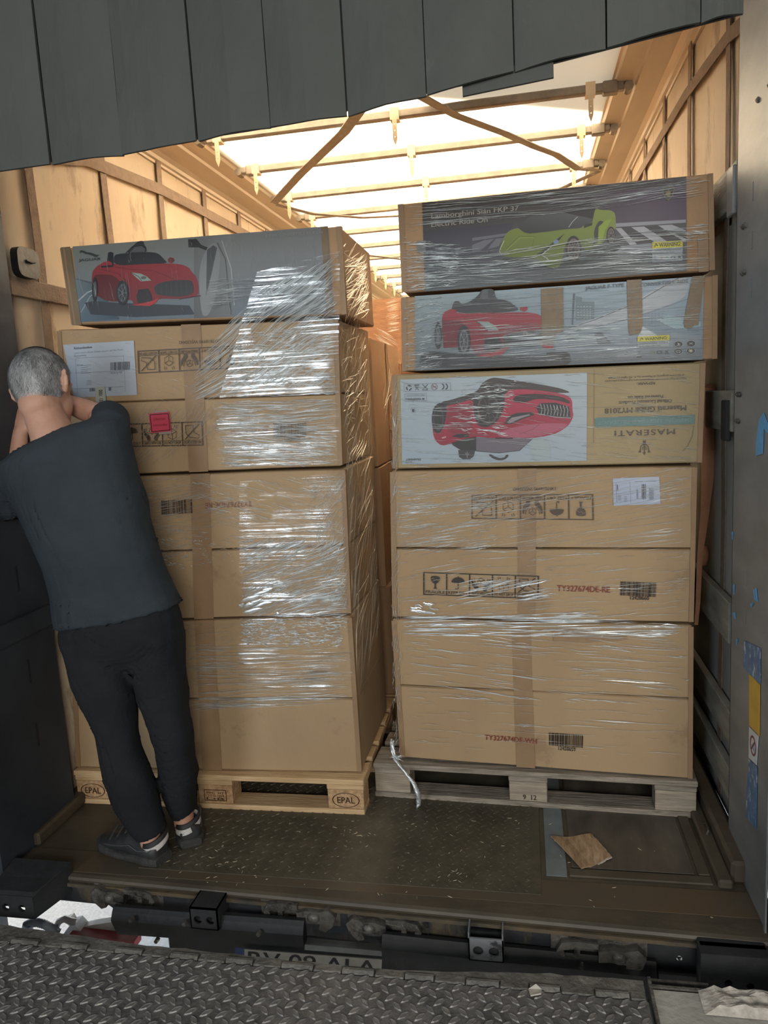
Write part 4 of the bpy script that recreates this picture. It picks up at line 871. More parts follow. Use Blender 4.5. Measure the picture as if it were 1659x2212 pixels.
ar.poly(G2([(1060, 300), (1130, 298), (1310, 412), (1180, 425)]), (60, 56, 64)); ar.poly(G2([(1235, 297), (1325, 292), (1520, 405), (1400, 408)]), (58, 54, 62))
ar.poly(G2([(1030, 440), (1290, 420), (1290, 470), (1000, 490)]), (140, 144, 152))
for pts in ([(0, 380), (250, 345), (240, 365), (0, 402)], [(0, 430), (90, 395), (160, 385), (60, 470), (0, 480)], [(170, 385), (225, 380), (190, 440), (110, 460)]): ar.poly(G2(pts), (112, 112, 122))
ar.poly([(940, 540), (975, 532), (960, 556), (925, 562)], (104, 106, 116))
LIME = (118, 132, 50); LIM2 = (112, 130, 38)
ar.poly(G2([(200, 520), (560, 560), (900, 480), (1060, 430), (1070, 460), (900, 530), (640, 620), (240, 560)]), (52, 56, 60))
ar.poly(G2([(195, 470), (215, 400), (250, 335), (330, 303), (400, 345), (560, 330), (690, 315), (780, 312), (800, 285), (862, 268), (880, 165), (920, 180), (990, 180), (1028, 205), (1028, 330), (1000, 300), (970, 330), (955, 400), (880, 450), (800, 470), (770, 400), (700, 385), (660, 440), (650, 520), (620, 600), (540, 590), (440, 515), (260, 520), (215, 505)]), LIME, grad=((92, 106, 42), (136, 150, 68)))
ar.poly(G2([(330, 308), (350, 280), (400, 235), (480, 200), (640, 192), (740, 205), (850, 240), (870, 262), (800, 290), (690, 312), (560, 332), (430, 350), (370, 342)]), (58, 60, 62), grad=((50, 52, 54), (92, 94, 96)))
ar.poly(G2([(640, 195), (740, 150), (830, 110), (880, 160), (860, 240), (760, 222)]), (50, 46, 48))
ar.line(G2([(690, 305), (720, 262), (755, 228)]), 1.3, (185, 190, 190)); ar.poly(G2([(800, 310), (800, 288), (862, 268), (858, 290)]), (50, 52, 40))
ar.poly(G2([(850, 445), (878, 400), (870, 330), (905, 255), (945, 262), (925, 320), (935, 360), (895, 410)]), (58, 58, 56)); ar.poly(G2([(905, 300), (960, 250), (1000, 245), (950, 330), (930, 400), (900, 430)]), (140, 160, 58))
ar.poly(G2([(440, 515), (640, 365), (660, 350), (625, 395), (575, 430), (530, 480)]), (44, 46, 50)); ar.ell(1020+600/3.318, 400+408/3.318, 6, 5, (120, 140, 170)); ar.line(G2([(415, 525), (500, 500), (570, 440)]), 1.8, (190, 196, 198)); ar.line(G2([(500, 505), (530, 520), (555, 550)]), 1.6, (185, 190, 194)); ar.line(G2([(230, 400), (205, 450), (195, 475), (210, 500)]), 1.5, (190, 198, 180))
ar.line(G2([(240, 460), (335, 370), (445, 370), (430, 440)]), 1.0, (84, 100, 30)); ar.line(G2([(245, 470), (345, 378), (440, 378)]), .6, (180, 192, 96)); ar.line(G2([(400, 350), (690, 320), (470, 500)]), .7, (96, 112, 34))
for cx, cy, rx, ry in ((725, 462, 56, 98), (993, 365, 31, 66)):
    X, Y = 1020 + cx/3.318, 400 + cy/3.318; ar.ell(X, Y, rx/3.318, ry/3.318, (38, 38, 40)); ar.ell(X+.5, Y, rx*.78/3.318, ry*.8/3.318, (118, 108, 104)); ar.ell(X+.5, Y, rx*.64/3.318, ry*.68/3.318, (62, 58, 58))
    for k in range(10): a_ = 2*PI*k/10; ar.line([(X, Y), (X + rx*.74/3.318*math.cos(a_), Y + ry*.78/3.318*math.sin(a_))], 1.0, (140, 128, 124))
    ar.ell(X, Y, rx*.18/3.318, ry*.18/3.318, (40, 40, 42))
ar.text('Lamborghini Sián FKP 37', (932, 473), (1120, 455), (0, -11), (172, 166, 158), bold=.7); ar.text('Electric Ride On', (932, 491), (1053, 480), (0, -11), (172, 166, 158), bold=.7)
warn(ar, 1408, 524, 1474, 520, 14, 4, bodyh=30)
for k, tx in enumerate(('CE', 'X')): ar.text(tx, (1448 + 14*k, 562-k), (1459 + 12*k, 561-k), (0, -8), (50, 52, 56), bold=.6)
ar.ring(1440, 559, 3.2, 2.2, (90, 150, 90)); ar.ring(1428, 560, 3.2, 2.3, (150, 70, 70)); ar.text('2', (1412, 563), (1418, 563), (0, -6), (50, 52, 56))
ar.poly([(1429, 407), (1455, 404), (1456, 412), (1452, 426), (1442, 435), (1434, 428), (1430, 418)], (120, 112, 88)); ar.poly([(1431, 409), (1453, 406.5), (1454, 412), (1450, 424), (1442, 432), (1436, 426), (1432, 418)], (40, 37, 35))
ar.poly([(1436, 424), (1438, 416), (1443, 411), (1448, 415), (1447, 424), (1444, 428), (1440, 425)], (140, 124, 84)); ar.line([(1435, 410.5), (1450, 409)], 1.4, (120, 110, 86))
ar.poly([(901, 522), (920, 520), (921, 545), (902, 547)], (118, 122, 122)); ar.line([(905, 527), (917, 525)], 1, (60, 62, 64))
ar.build('printed_picture', R1.root, label='dark print with a lime green sports car')
R1.tape(.955, .985, .62, 1, TAPE, off=.004)

ar = R2.art(-.002)
ar.quadgrad([(896, 640), (1520, 597), (1517, 777), (897, 801)], [(150, 166, 172), (152, 174, 192), (104, 122, 138), (96, 102, 108)], 8)
J4 = lambda L_: [(1200 + x/4.608, 590 + y/4.608) for x, y in L_]
J3 = lambda L_: [(860 + x/4.366, 590 + y/4.366) for x, y in L_]
ar.poly(J4([(0, 610), (720, 470), (860, 520), (1000, 600), (1450, 620), (1450, 700), (0, 720)]), (140, 152, 164), grad=((120, 132, 146), (158, 172, 182)))
ar.poly(J4([(80, 560), (720, 330), (1060, 110), (1225, 50), (1340, 45), (1300, 255), (900, 395), (720, 465), (300, 560), (80, 600)]), (172, 178, 186)); ar.line(J4([(80, 560), (380, 470), (720, 330), (860, 262), (1100, 120), (1225, 50)]), 1.8, (92, 98, 104)); ar.line(J4([(0, 620), (300, 560), (720, 460), (1000, 370), (1310, 260)]), 1.6, (110, 118, 124))
ar.poly(J4([(860, 530), (1010, 620), (820, 640)]), (196, 204, 210)); ar.poly(J4([(1000, 470), (1120, 420), (1440, 480), (1440, 530), (1200, 560)]), (158, 184, 194))
ar.poly(J4([(200, 230), (262, 240), (262, 285), (388, 285), (385, 460), (200, 475)]), (112, 128, 136)); ar.poly(J4([(172, 205), (195, 205), (175, 515), (158, 515)]), (86, 98, 106))
for r_ in range(5):
    for c__ in range(5): ar.poly(J4([(x, y) for x, y in ((215 + 30*c__, 330 + 28*r_), (233 + 30*c__, 330 + 28*r_), (233 + 30*c__, 342 + 28*r_), (215 + 30*c__, 342 + 28*r_))]), (150, 166, 172))
for r_ in range(6):
    for c__ in range(6 - r_ % 2): ar.poly(J4([(x, y) for x, y in ((880 + 34*c__, 400 + 24*r_), (900 + 34*c__, 400 + 24*r_), (900 + 34*c__, 410 + 24*r_), (880 + 34*c__, 410 + 24*r_))]), (116, 134, 144))
ar.poly(J4([(0, 690), (1440, 660), (1435, 845), (0, 905)]), (112, 122, 134), grad=((92, 98, 106), (136, 148, 160)))
for pts in ([(90, 620), (150, 610), (215, 690), (130, 695)], [(380, 610), (450, 590), (560, 700), (420, 708)]): ar.poly(J4(pts), (84, 90, 98))
ar.line(J4([(0, 760), (500, 745), (1100, 735)]), 2.4, (160, 170, 180))
ar.poly(J3([(240, 730), (560, 760), (1400, 790), (1600, 720), (1650, 860), (1400, 880), (600, 900), (180, 880)]), (52, 54, 58))
ar.poly(J3([(1400, 750), (1560, 740), (1560, 860), (1400, 870)]), (62, 62, 66)); ar.ring(860+1480/4.366, 590+840/4.366, 13, 11.5, (100, 100, 106), a0=PI, a1=2*PI)
ar.poly(J3([(412, 440), (430, 372), (500, 345), (560, 382), (840, 378), (1180, 370), (1280, 378), (1356, 405), (1380, 530), (1240, 545), (1000, 575), (985, 700), (870, 780), (740, 780), (690, 690), (600, 690), (430, 705)]), (140, 36, 50), grad=((112, 28, 40), (156, 48, 62)))
ar.poly(J3([(415, 440), (600, 455), (690, 620), (690, 700), (600, 700), (430, 705)]), (112, 30, 42))
ar.poly(J3([(508, 330), (530, 265), (580, 268), (600, 300), (690, 265), (760, 210), (790, 155), (905, 150), (915, 215), (935, 250), (1030, 258), (1100, 308), (1150, 352), (980, 372), (620, 382), (510, 350)]), (60, 62, 66)); ar.poly(J3([(800, 160), (850, 156), (850, 240), (770, 245)]), (88, 92, 96))
ar.poly(J3([(1150, 325), (1215, 318), (1222, 345), (1190, 365), (1150, 350)]), (150, 48, 58)); ar.poly(J3([(430, 372), (500, 340), (545, 345), (550, 375), (470, 392)]), (150, 44, 56))
ar.poly(J3([(740, 455), (850, 460), (920, 500), (952, 542), (845, 547)]), (142, 158, 156)); ar.line(J3([(740, 455), (800, 500), (848, 546)]), 1.3, (66, 56, 58))
ar.poly(J3([(985, 600), (1100, 562), (1350, 543), (1405, 556), (1392, 650), (1300, 695), (1000, 695)]), (48, 48, 52)); ar.line(J3([(990, 598), (1100, 560), (1400, 545)]), 1.2, (150, 152, 154))
for k in range(8): ar.line(J3([(1000, 615 + 10*k), (1380, 585 + 10*k)]), .5, (84, 86, 90))
ar.ell(860+1202/4.366, 590+574/4.366, 4.8, 5.4, (150, 152, 154)); ar.ell(860+1202/4.366, 590+574/4.366, 3, 3.6, (70, 70, 74))
ar.poly(J3([(820, 612), (960, 600), (985, 680), (930, 742), (800, 735)]), (46, 42, 46)); ar.poly(J3([(740, 782), (900, 750), (960, 718), (1050, 700), (980, 770), (870, 790)]), (170, 44, 56)); ar.poly(J3([(1340, 650), (1400, 680), (1470, 690), (1440, 718), (1360, 700)]), (160, 44, 56))
for cx, cy, rx, ry in ((622, 640, 62, 150), (380, 590, 34, 125)):
    X, Y = 860 + cx/4.366, 590 + cy/4.366; ar.ell(X, Y, rx/4.366, ry/4.366, (40, 42, 46)); ar.ell(X, Y, rx*.7/4.366, ry*.72/4.366, (104, 110, 114)); ar.ell(X, Y, rx*.5/4.366, ry*.55/4.366, (58, 60, 66))
    for k in range(7): a_ = 2*PI*k/7+.3; ar.line([(X, Y), (X + rx*.66/4.366*math.cos(a_), Y + ry*.7/4.366*math.sin(a_))], 1.2, (130, 134, 138))
ar.text('JAGUAR F-TYPE', (1264, 627), (1347, 620), (.2, -8), (86, 96, 104), bold=.3); ar.text('CONVERTIBLE RIDE', (1381, 620.5), (1485, 611), (.2, -8), (86, 96, 104), bold=.3, spacing=1.1)
warn(ar, 1376, 728, 1445, 724, 11, 4, bodyh=14)
ar.text('CE', (1418, 765), (1430, 764), (0, -8), (60, 66, 70), bold=.6); ar.text('X', (1435, 765), (1443, 764.5), (0, -8), (60, 66, 70), bold=.6); ar.ring(1410, 762, 4, 2.6, (110, 140, 100)); ar.text('Z', (1376, 766), (1383, 766), (0, -7), (84, 90, 96)); ar.poly([(1375, 770), (1385, 769.5), (1385, 772), (1375, 772.5)], (40, 42, 46))
ar.text('SAFETY FIRST', (1324, 742), (1374, 739), (0, -4), (160, 168, 176))
for X, Y, k in ((1464, 744, 0), (1491, 742.5, 1), (1463.5, 759.5, 2), (1490.5, 758.5, 3)):
    ar.ell(X, Y, 10, 7, (170, 180, 186)); ar.ell(X, Y, 9, 6.2, (34, 40, 42))
    if k == 0: ar.poly([(X-2, Y-3.5), (X+4, Y), (X-1, Y+2)], (170, 180, 186)); ar.line([(X-4, Y+3), (X+4, Y+3)], 1, (170, 180, 186))
    if k == 1: ar.line([(X-4, Y-2), (X+4, Y+2)], 1.2, (150, 160, 166)); ar.line([(X-4, Y+2), (X+4, Y-2)], 1.2, (150, 160, 166))
    if k == 2: ar.line([(X-5, Y), (X, Y-2.5), (X+5, Y+.5)], 1.3, (170, 180, 186)); ar.ell(X-2, Y+2.4, 1.4, 1.2, (170, 180, 186)); ar.ell(X+3, Y+2.4, 1.4, 1.2, (170, 180, 186))
    if k == 3:
        for j_ in range(3): a_ = PI*j_/3; ar.line([(X-5*math.cos(a_), Y-4*math.sin(a_)), (X+5*math.cos(a_), Y+4*math.sin(a_))], 1.8, (196, 196, 170))
ar.build('printed_picture', R2.root, label='pale blue print with a red convertible')
def tapepoly(c, pts, label=None, mt=None):
    m = MB(); m.prism(pts, lambda u, v, w_: tuple(at(u, v, c.a, c.k) + Vector((0, -.0085 - w_, 0))), .001); return m.build('tape', mt or TAPED, c.root, label=label)
tapepoly(R2, [(1168, 625), (1216, 621), (1217, 716), (1200, 722), (1196, 745), (1170, 745), (1170, 712)]); tapepoly(R2, [(1353, 606), (1385, 604), (1388, 703), (1382, 720), (1360, 725), (1357, 715)]); tapepoly(R2, [(1494, 598), (1521, 596), (1507, 703), (1498, 703), (1492, 710), (1478, 708), (1475, 698)])

ar = R3.art(-.002)
ar.quadgrad([(865, 820), (1268, 805), (1267, 995), (869, 1003)], [(172, 186, 196), (178, 190, 198), (168, 182, 194), (162, 178, 192)], 6)
M5 = lambda L_: [(850 + x/3.858, 790 + y/3.858) for x, y in L_]
M6 = lambda x, y: (1260 + x/5.925, 790 + y/5.925)
ar.poly(M5([(380, 305), (500, 280), (660, 225), (705, 205), (740, 140), (820, 98), (900, 105), (1060, 130), (1250, 160), (1400, 190), (1490, 228), (1300, 225), (1100, 200), (950, 215), (900, 400), (700, 420), (600, 400), (400, 400)]), (66, 58, 56))
ar.poly(M5([(330, 570), (320, 450), (335, 350), (440, 335), (560, 310), (660, 275), (700, 420), (900, 400), (930, 205), (1060, 195), (1200, 203), (1430, 235), (1490, 280), (1490, 370), (1502, 420), (1460, 500), (1350, 570), (1180, 602), (1000, 602), (850, 607), (700, 592), (660, 602), (600, 640), (480, 650), (400, 668), (350, 625)]), (164, 30, 56), grad=((150, 22, 48), (184, 52, 82)))
ar.poly(M5([(850, 560), (1090, 490), (1300, 478), (1450, 480), (1440, 510), (1330, 562), (1160, 597), (900, 600)]), (178, 88, 112)); ar.line(M5([(1050, 570), (1160, 530), (1220, 485)]), .8, (120, 30, 50)); ar.line(M5([(700, 560), (850, 550), (1050, 480), (1170, 430)]), .9, (120, 18, 40))
ar.poly(M5([(440, 345), (600, 330), (655, 290), (662, 400), (668, 520), (600, 600), (470, 560), (430, 480)]), (140, 28, 50))
ar.poly(M5([(660, 285), (760, 240), (880, 215), (930, 225), (925, 320), (905, 400), (860, 470), (780, 518), (700, 500), (668, 400)]), (50, 44, 44))
ar.ring(850+790/3.858, 790+360/3.858, 33, 28, (90, 84, 82), sx=.72)
for k in range(9): a_ = 2*PI*k/9; ar.line([(850+790/3.858, 790+365/3.858), (850+790/3.858+20*math.cos(a_), 790+365/3.858+29*math.sin(a_))], 1.6, (84, 78, 76))
ar.poly(M5([(316, 440), (335, 345), (375, 312), (425, 305), (444, 320), (440, 420), (420, 510), (375, 572), (335, 545)]), (44, 40, 42)); ar.ring(850+375/3.858, 790+440/3.858, 26, 22, (84, 80, 82), sx=.42)
ar.poly(M5([(1190, 345), (1225, 312), (1350, 308), (1462, 342), (1476, 432), (1350, 426), (1212, 402)]), (40, 38, 42))
for k in range(9): x = 1225 + 27*k; ar.line(M5([(x, 318 + k*2), (x + 12, 370), (x + 4, 402 + k*3)]), 1.1, (190, 192, 196))
ar.line(M5([(1205, 402), (1350, 428), (1476, 436)]), 1.4, (176, 178, 182)); ar.line(M5([(1338, 335), (1350, 390), (1365, 335)]), 1.3, (205, 206, 210))
ar.poly(M5([(922, 485), (960, 420), (1020, 396), (1150, 384), (1172, 410), (1080, 442), (980, 487)]), (52, 46, 50)); ar.poly(M5([(945, 472), (985, 432), (1130, 404), (1140, 412), (1060, 438), (975, 478)]), (150, 140, 146))
ar.poly(M5([(985, 300), (1020, 242), (1200, 232), (1400, 255), (1475, 300), (1465, 318), (1380, 290), (1200, 270), (1080, 312)]), (58, 38, 44))
ar.poly(M5([(484, 590), (540, 568), (625, 572), (630, 592), (560, 600)]), (40, 34, 36)); ar.poly(M5([(400, 598), (440, 585), (440, 598), (410, 608)]), (190, 150, 140))
ar.poly(M5([(600, 605), (690, 590), (690, 710), (560, 702), (500, 665), (480, 645)]), (46, 42, 42)); ar.poly(M5([(540, 702), (682, 705), (668, 755), (640, 778), (580, 778), (548, 760)]), (62, 60, 62)); ar.line(M5([(600, 725), (615, 755), (630, 725)]), .9, (170, 170, 170)); ar.line(M5([(615, 718), (615, 768)]), .9, (170, 170, 170))
ar.poly(M5([(690, 596), (880, 604), (1160, 606), (1050, 706), (880, 726), (690, 710)]), (112, 104, 116)); ar.line(M5([(690, 710), (880, 726), (1050, 706), (1160, 606)]), 1.2, (40, 36, 42)); ar.poly(M5([(850, 598), (995, 600), (995, 610), (850, 608)]), (66, 30, 44))
ar.poly(M5([(790, 738), (820, 768), (870, 787), (920, 784), (950, 765), (962, 740), (935, 742), (930, 762), (890, 770), (850, 760), (815, 738)]), (52, 50, 52))
ar.poly(M5([(1150, 640), (1200, 605), (1290, 620), (1310, 700), (1300, 780), (1180, 780), (1140, 720)]), (168, 182, 186))
GR = (120, 132, 140)
for a_, b_ in (((90, 155), (475, 143)), ((475, 143), (477, 205)), ((477, 205), (92, 215)), ((92, 215), (90, 155))): ar.line(M5([a_, b_]), .7, GR)
for cx in (130, 198, 264, 342, 430): pass
DKI = (58, 62, 68)
for k in range(3): a_ = 2*PI*k/3; X, Y = M5([(130, 185)])[0]; ar.ring(X, Y, 6.2, 3.6, DKI, a0=a_, a1=a_+1.5, n=8)
X, Y = M5([(197, 180)])[0]; ar.line([(X-5, Y-4.5), (X+5, Y-5)], 2.2, DKI); ar.line([(X-4, Y+6), (X+4, Y-2)], 1, DKI); ar.line([(X+4, Y+6), (X-4, Y-2)], 1, DKI); ar.line([(X-3, Y-1), (X+3, Y-1)], 1.2, DKI)
X, Y = M5([(265, 178)])[0]; ar.line([(X-6, Y-6), (X+6, Y+6)], 1.2, DKI); ar.line([(X+6, Y-6), (X-6, Y+6)], 1.2, DKI); ar.line([(X-5, Y+6), (X+5, Y+6)], 1.2, DKI)
X, Y = M5([(342, 176)])[0]; ar.ring(X, Y, 7, 6.2, (140, 60, 70)); ar.text('0-3', (X+4, Y-2), (X-4, Y-2), (0, 5), (110, 70, 76)); ar.line([(X-5, Y-5), (X+5, Y+5)], .8, (140, 60, 70))
for q_ in (412, 442): X, Y = M5([(q_-14, 174)])[0]; ar.ring(X, Y, 7, 5, DKI, a0=-1.25, a1=1.25, n=10)
X, Y = M5([(398+14, 174)])[0]
for a_, b_ in (((95, 235), (275, 230)), ((275, 230), (277, 292)), ((277, 292), (97, 298)), ((97, 298), (95, 235))): ar.line(M5([a_, b_]), .6, GR)
ar.text('WARNING', M5([(232, 268)])[0], M5([(105, 272)])[0], (0, 5), DKI, bold=.3); ar.poly(M5([(262, 270), (238, 270), (250, 290)]), DKI)
for k in (0, 1): ar.line(M5([(110, 246 + 9*k), (262, 242 + 9*k)]), .8, GR)
ar.poly(M5([(150, 352), (182, 350), (183, 390), (151, 393)]), (150, 162, 172)); ar.poly(M5([(162, 358), (172, 358), (178, 375), (167, 390), (156, 375)]), (50, 54, 60))
ar.text('TRAMART', M5([(232, 770)])[0], M5([(105, 772)])[0], (0, 4.5), (70, 76, 82), bold=.3); ar.line(M5([(105, 802), (152, 800)]), 1.2, (40, 44, 50))
ar.build('printed_picture', R3.root, label='white panel with a red saloon car upside down')
ar = R3.art(-.002); INKM = (62, 46, 36)
ar.text('Maserati Ghibli MY2018', M6(1310, 505), M6(272, 548), (0, 11.5), INKM, bold=.9)
ar.text('Official Licensed Product', M6(1130, 428), M6(452, 456), (0, 7), INKM, bold=.5); ar.text('Powered Ride on', M6(1018, 372), M6(567, 390), (0, 7), INKM, bold=.5)
ar.text('REMARK:', M6(914, 208), M6(680, 216), (0, 5.5), INKM, bold=.4)
ar.text('Maserati logo and model designations are registered trademarks', M6(1316, 150), M6(278, 188), (0, 4), INKM); ar.text('of exclusive property of Maserati S.p.A. All rights reserved.', M6(1292, 108), M6(316, 150), (0, 4), INKM)
ar.poly([M6(145, 678), M6(180, 665), M6(1425, 628), M6(1420, 745), M6(150, 790)], (86, 122, 120)); ar.text('OFFICIAL LICENSED PRODUCT', M6(1385, 668), M6(182, 712), (0, 7.5), (104, 142, 138), bold=.3)
ar.text('MASERATI', M6(1168, 805), M6(400, 832), (0, 12.5), INKM, bold=.3, spacing=1.15)
for xx in (1155, 1060, 960, 870, 775, 665, 575, 490, 415): pass
X0, Y0 = M6(780, 1050)
ar.line([(X0, Y0-15), (X0, Y0+14)], 1.6, INKM); ar.poly([(X0-3.4, Y0+9), (X0+3.4, Y0+9), (X0, Y0+15.5)], INKM)
for sgn in (-1, 1): ar.line([(X0+sgn*2, Y0-8), (X0+sgn*8, Y0-3), (X0+sgn*8.5, Y0+4), (X0+sgn*12, Y0+10)], 1.8, INKM); ar.poly([(X0+sgn*13, Y0+10), (X0+sgn*8, Y0+6), (X0+sgn*7, Y0+10)], INKM); ar.line([(X0, Y0-4), (X0+sgn*4, Y0-1), (X0+sgn*3.5, Y0+5)], 1.2, INKM)
ar.poly([(X0-3, Y0-16), (X0+3, Y0-16), (X0+2, Y0-7), (X0-2, Y0-7)], INKM); ar.line([(X0-4, Y0-9), (X0+4, Y0-9)], 1.4, INKM)
ar.line([M6(1410, 760), M6(1390, 900), M6(1330, 1030), M6(1270, 1090)], .7, (92, 74, 48)); ar.line([M6(140, 40), M6(130, 990)], .8, (148, 122, 80))
ar.build('lettering', R3.root)

ar = R4.art(); icons(ar, (1020, 1069), (1280, 1068), (1020, 1119), (1281, 1122), ICN, flip=True, col=INKB)
ar.build('handling_marks', R4.root); ar = R4.art(); ar.text('1307818990 WJ220442', (1200, 1051.5), (1108, 1053), (0, 7), INKB, bold=.3)
ar.build('lettering', R4.root)
ar = R4.art(); icons(ar, (916, 1236), (1163, 1244), (916, 1283), (1162, 1292), ICN, col=(48, 40, 34))
ar.build('handling_marks', R4.root); ar = R4.art(); ar.text('TY327674DE-RE', (1203, 1275.5), (1317, 1279), (0, -13), (140, 58, 48), bold=.6)
ar.build('lettering', R4.root); ar = R4.art(); ar.bars((1340, 1255), (1420, 1258), (1339, 1285), (1418, 1289), (38, 32, 30), 21); ar.text('12428660', (1361, 1294), (1401, 1295), (0, -8), (38, 32, 30), bold=.3); ar.build('barcode', R4.root)
ar = R4.art(.001); ar.quadgrad([(1323, 1033), (1423, 1029), (1426, 1088), (1325, 1092)], [(176, 188, 212), (186, 196, 216), (180, 190, 212), (170, 182, 208)], 3)
for a_, b_ in (((1330, 1042), (1332, 1085)), ((1360, 1040), (1362, 1085)), ((1370, 1040), (1416, 1039))): ar.line([a_, b_], .7, (90, 96, 110))
ar.bars((1385, 1046), (1395, 1046), (1385, 1078), (1395, 1078), (60, 62, 74), 3, n=8)
for k in range(14): ar.line([(1385, 1046 + 2.3*k), (1395, 1046 + 2.3*k)], .9, (70, 72, 84)); ar.line([(1401, 1055 + 1.7*k), (1411, 1055 + 1.7*k)], .8, (70, 72, 84)); ar.line([(1374, 1056 + 1.5*k), (1378, 1056 + 1.5*k)], .7, (70, 72, 84))
for k in range(5): ar.line([(1334, 1070 + 2.4*k), (1341, 1070 + 2.4*k)], .8, (110, 114, 126)); ar.line([(1347, 1072 + 2.4*k), (1354, 1072 + 2.4*k)], .8, (110, 114, 126))
ar.text('DHL', (1333, 1060), (1333, 1046), (-3, 0), (70, 72, 84)) if False else ar.line([(1333, 1046), (1333, 1060)], 1.6, (70, 72, 84))
ar.build('shipping_label', R4.root, label='bluish white shipping label')
ar = R5.art(); ar.text('TY327674DE-WH', (1047, 1596), (1159, 1605), (.2, -11), (140, 58, 48), bold=.5)
ar.build('lettering', R5.root); ar = R5.art(); ar.bars((1186, 1581), (1261, 1586), (1186, 1608), (1260, 1614), (38, 32, 30), 23); ar.text('12428659', (1206, 1618), (1243, 1621), (0, -8), (38, 32, 30), bold=.3); ar.build('barcode', R5.root)
tapepoly(R5, [(1193, 1361), (1353, 1364), (1352, 1381), (1275, 1386), (1196, 1384)], mt=TAPE)

# ---- cartons behind, seen through the gap and above
def plain(label, x0, x1, y0, y1, z0, z1, mt, group, wob=.004, tape=True, seed=0, rot=0):
    o = empty('carton', (x0, y0, z0), label, 'carton', group); m = MB(); n = 5
    def grid(f_):
        g = [[m.V(f_(a_/n, b_/n)) for b_ in range(n+1)] for a_ in range(n+1)]
        for i in range(n):
            for j_ in range(n): m.F((g[i][j_], g[i+1][j_], g[i+1][j_+1], g[i][j_+1]))
    def pt(u, v, w_):
        p = Vector((x0 + (x1-x0)*u, y0 + (y1-y0)*v, z0 + (z1-z0)*w_)); nn = noise.noise_vector(p*2.3 + Vector((seed, 0, 0)))*wob; return p + nn
    for f_ in (lambda a_, b_: pt(a_, 0, b_), lambda a_, b_: pt(a_, 1, b_), lambda a_, b_: pt(0, a_, b_), lambda a_, b_: pt(1, a_, b_), lambda a_, b_: pt(a_, b_, 0), lambda a_, b_: pt(a_, b_, 1)): grid(f_)
    m.build('body', mt, o)
    if tape:
        xm = (x0+x1)/2; m = MB(); m.box(xm-.03, xm+.03, y0-.006, y0-.005, z0+.002, z1-.002); m.build('tape', TAPE, o)
        ym = (y0+y1)/2; m = MB(); m.box(x1+.004, x1+.005, ym-.03, ym+.03, z0+.002, z1-.002); m.build('tape', TAPE, o)
    return o
zz = (.146, .68, 1.25, 1.84)
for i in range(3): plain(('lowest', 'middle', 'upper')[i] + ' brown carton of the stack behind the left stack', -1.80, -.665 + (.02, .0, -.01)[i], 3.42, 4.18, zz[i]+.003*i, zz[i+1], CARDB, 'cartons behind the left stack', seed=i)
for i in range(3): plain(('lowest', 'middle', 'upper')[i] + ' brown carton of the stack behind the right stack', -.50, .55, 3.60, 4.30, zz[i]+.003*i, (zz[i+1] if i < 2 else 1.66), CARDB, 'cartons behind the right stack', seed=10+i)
for y, x0_, x1_ in ((3.16, -1.75, -.70), ):
    for i in range(3): plain(('lowest', 'middle', 'upper')[i] + ' brown carton at the back edge of the clean pine pallet', x0_, x1_ + .01*i, 3.26, 3.385, (.146, .70, 1.25)[i], (.698, 1.248, 1.80)[i], CARD, 'cartons at the back of the left pallet', seed=20+i, tape=False)
p1, p2 = atx(835, 785, -.55), None
def zy(px, py, y): return at(px, py, y).z
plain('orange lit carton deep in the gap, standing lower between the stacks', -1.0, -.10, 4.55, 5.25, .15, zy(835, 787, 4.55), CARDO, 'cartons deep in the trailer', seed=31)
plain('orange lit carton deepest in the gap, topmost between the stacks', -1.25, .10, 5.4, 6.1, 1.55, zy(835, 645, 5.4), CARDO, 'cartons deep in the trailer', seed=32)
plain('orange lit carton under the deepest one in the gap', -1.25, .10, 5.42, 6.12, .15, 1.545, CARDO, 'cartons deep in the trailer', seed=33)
for i, (x0_, y0_) in enumerate(((-1.27, 4.52), (-1.27, 5.38))): pallet(x0_, y0_, 0, False, ('grey pallet under the orange lit carton deep in the gap', 'grey pallet under the deepest cartons in the gap')[i], 'euro pallets')

# ================================================================= STRETCH FILM
class Film:
    def __init__(s, seed, gain=1.0): s.m = MB(); s.r = random.Random(seed); s.gain = gain
    def crease(s, p0, p1, nrm, w_, h, amt, sag=0.0, n=5):
        d_ = (p1 - p0); L = d_.length; t = d_.normalized(); b = t.cross(nrm).normalized(); pv = None; ph = s.r.uniform(0, 6)
        for i in range(n+1):
            u = i/n; e = math.sin(PI*min(1, max(0, u)))**.6; c = p0 + d_*u + b*(sag*math.sin(PI*u) + .0012*math.sin(u*9+ph))
            w2 = w_*(.62 if s.gain < 1.5 else .80)*(.12 + .88*e)/2; am = min(1, amt*s.gain*(.05 + .95*e)*s.r.uniform(.75, 1.1))
            q_ = (s.m.V(c + b*w2, am), s.m.V(c + nrm*h*e + b*w2*s.r.uniform(-.2, .2), am), s.m.V(c - b*w2, am))
            if pv: s.m.F((pv[0], q_[0], q_[1], pv[1])); s.m.F((pv[1], q_[1], q_[2], pv[2]))
            pv = q_
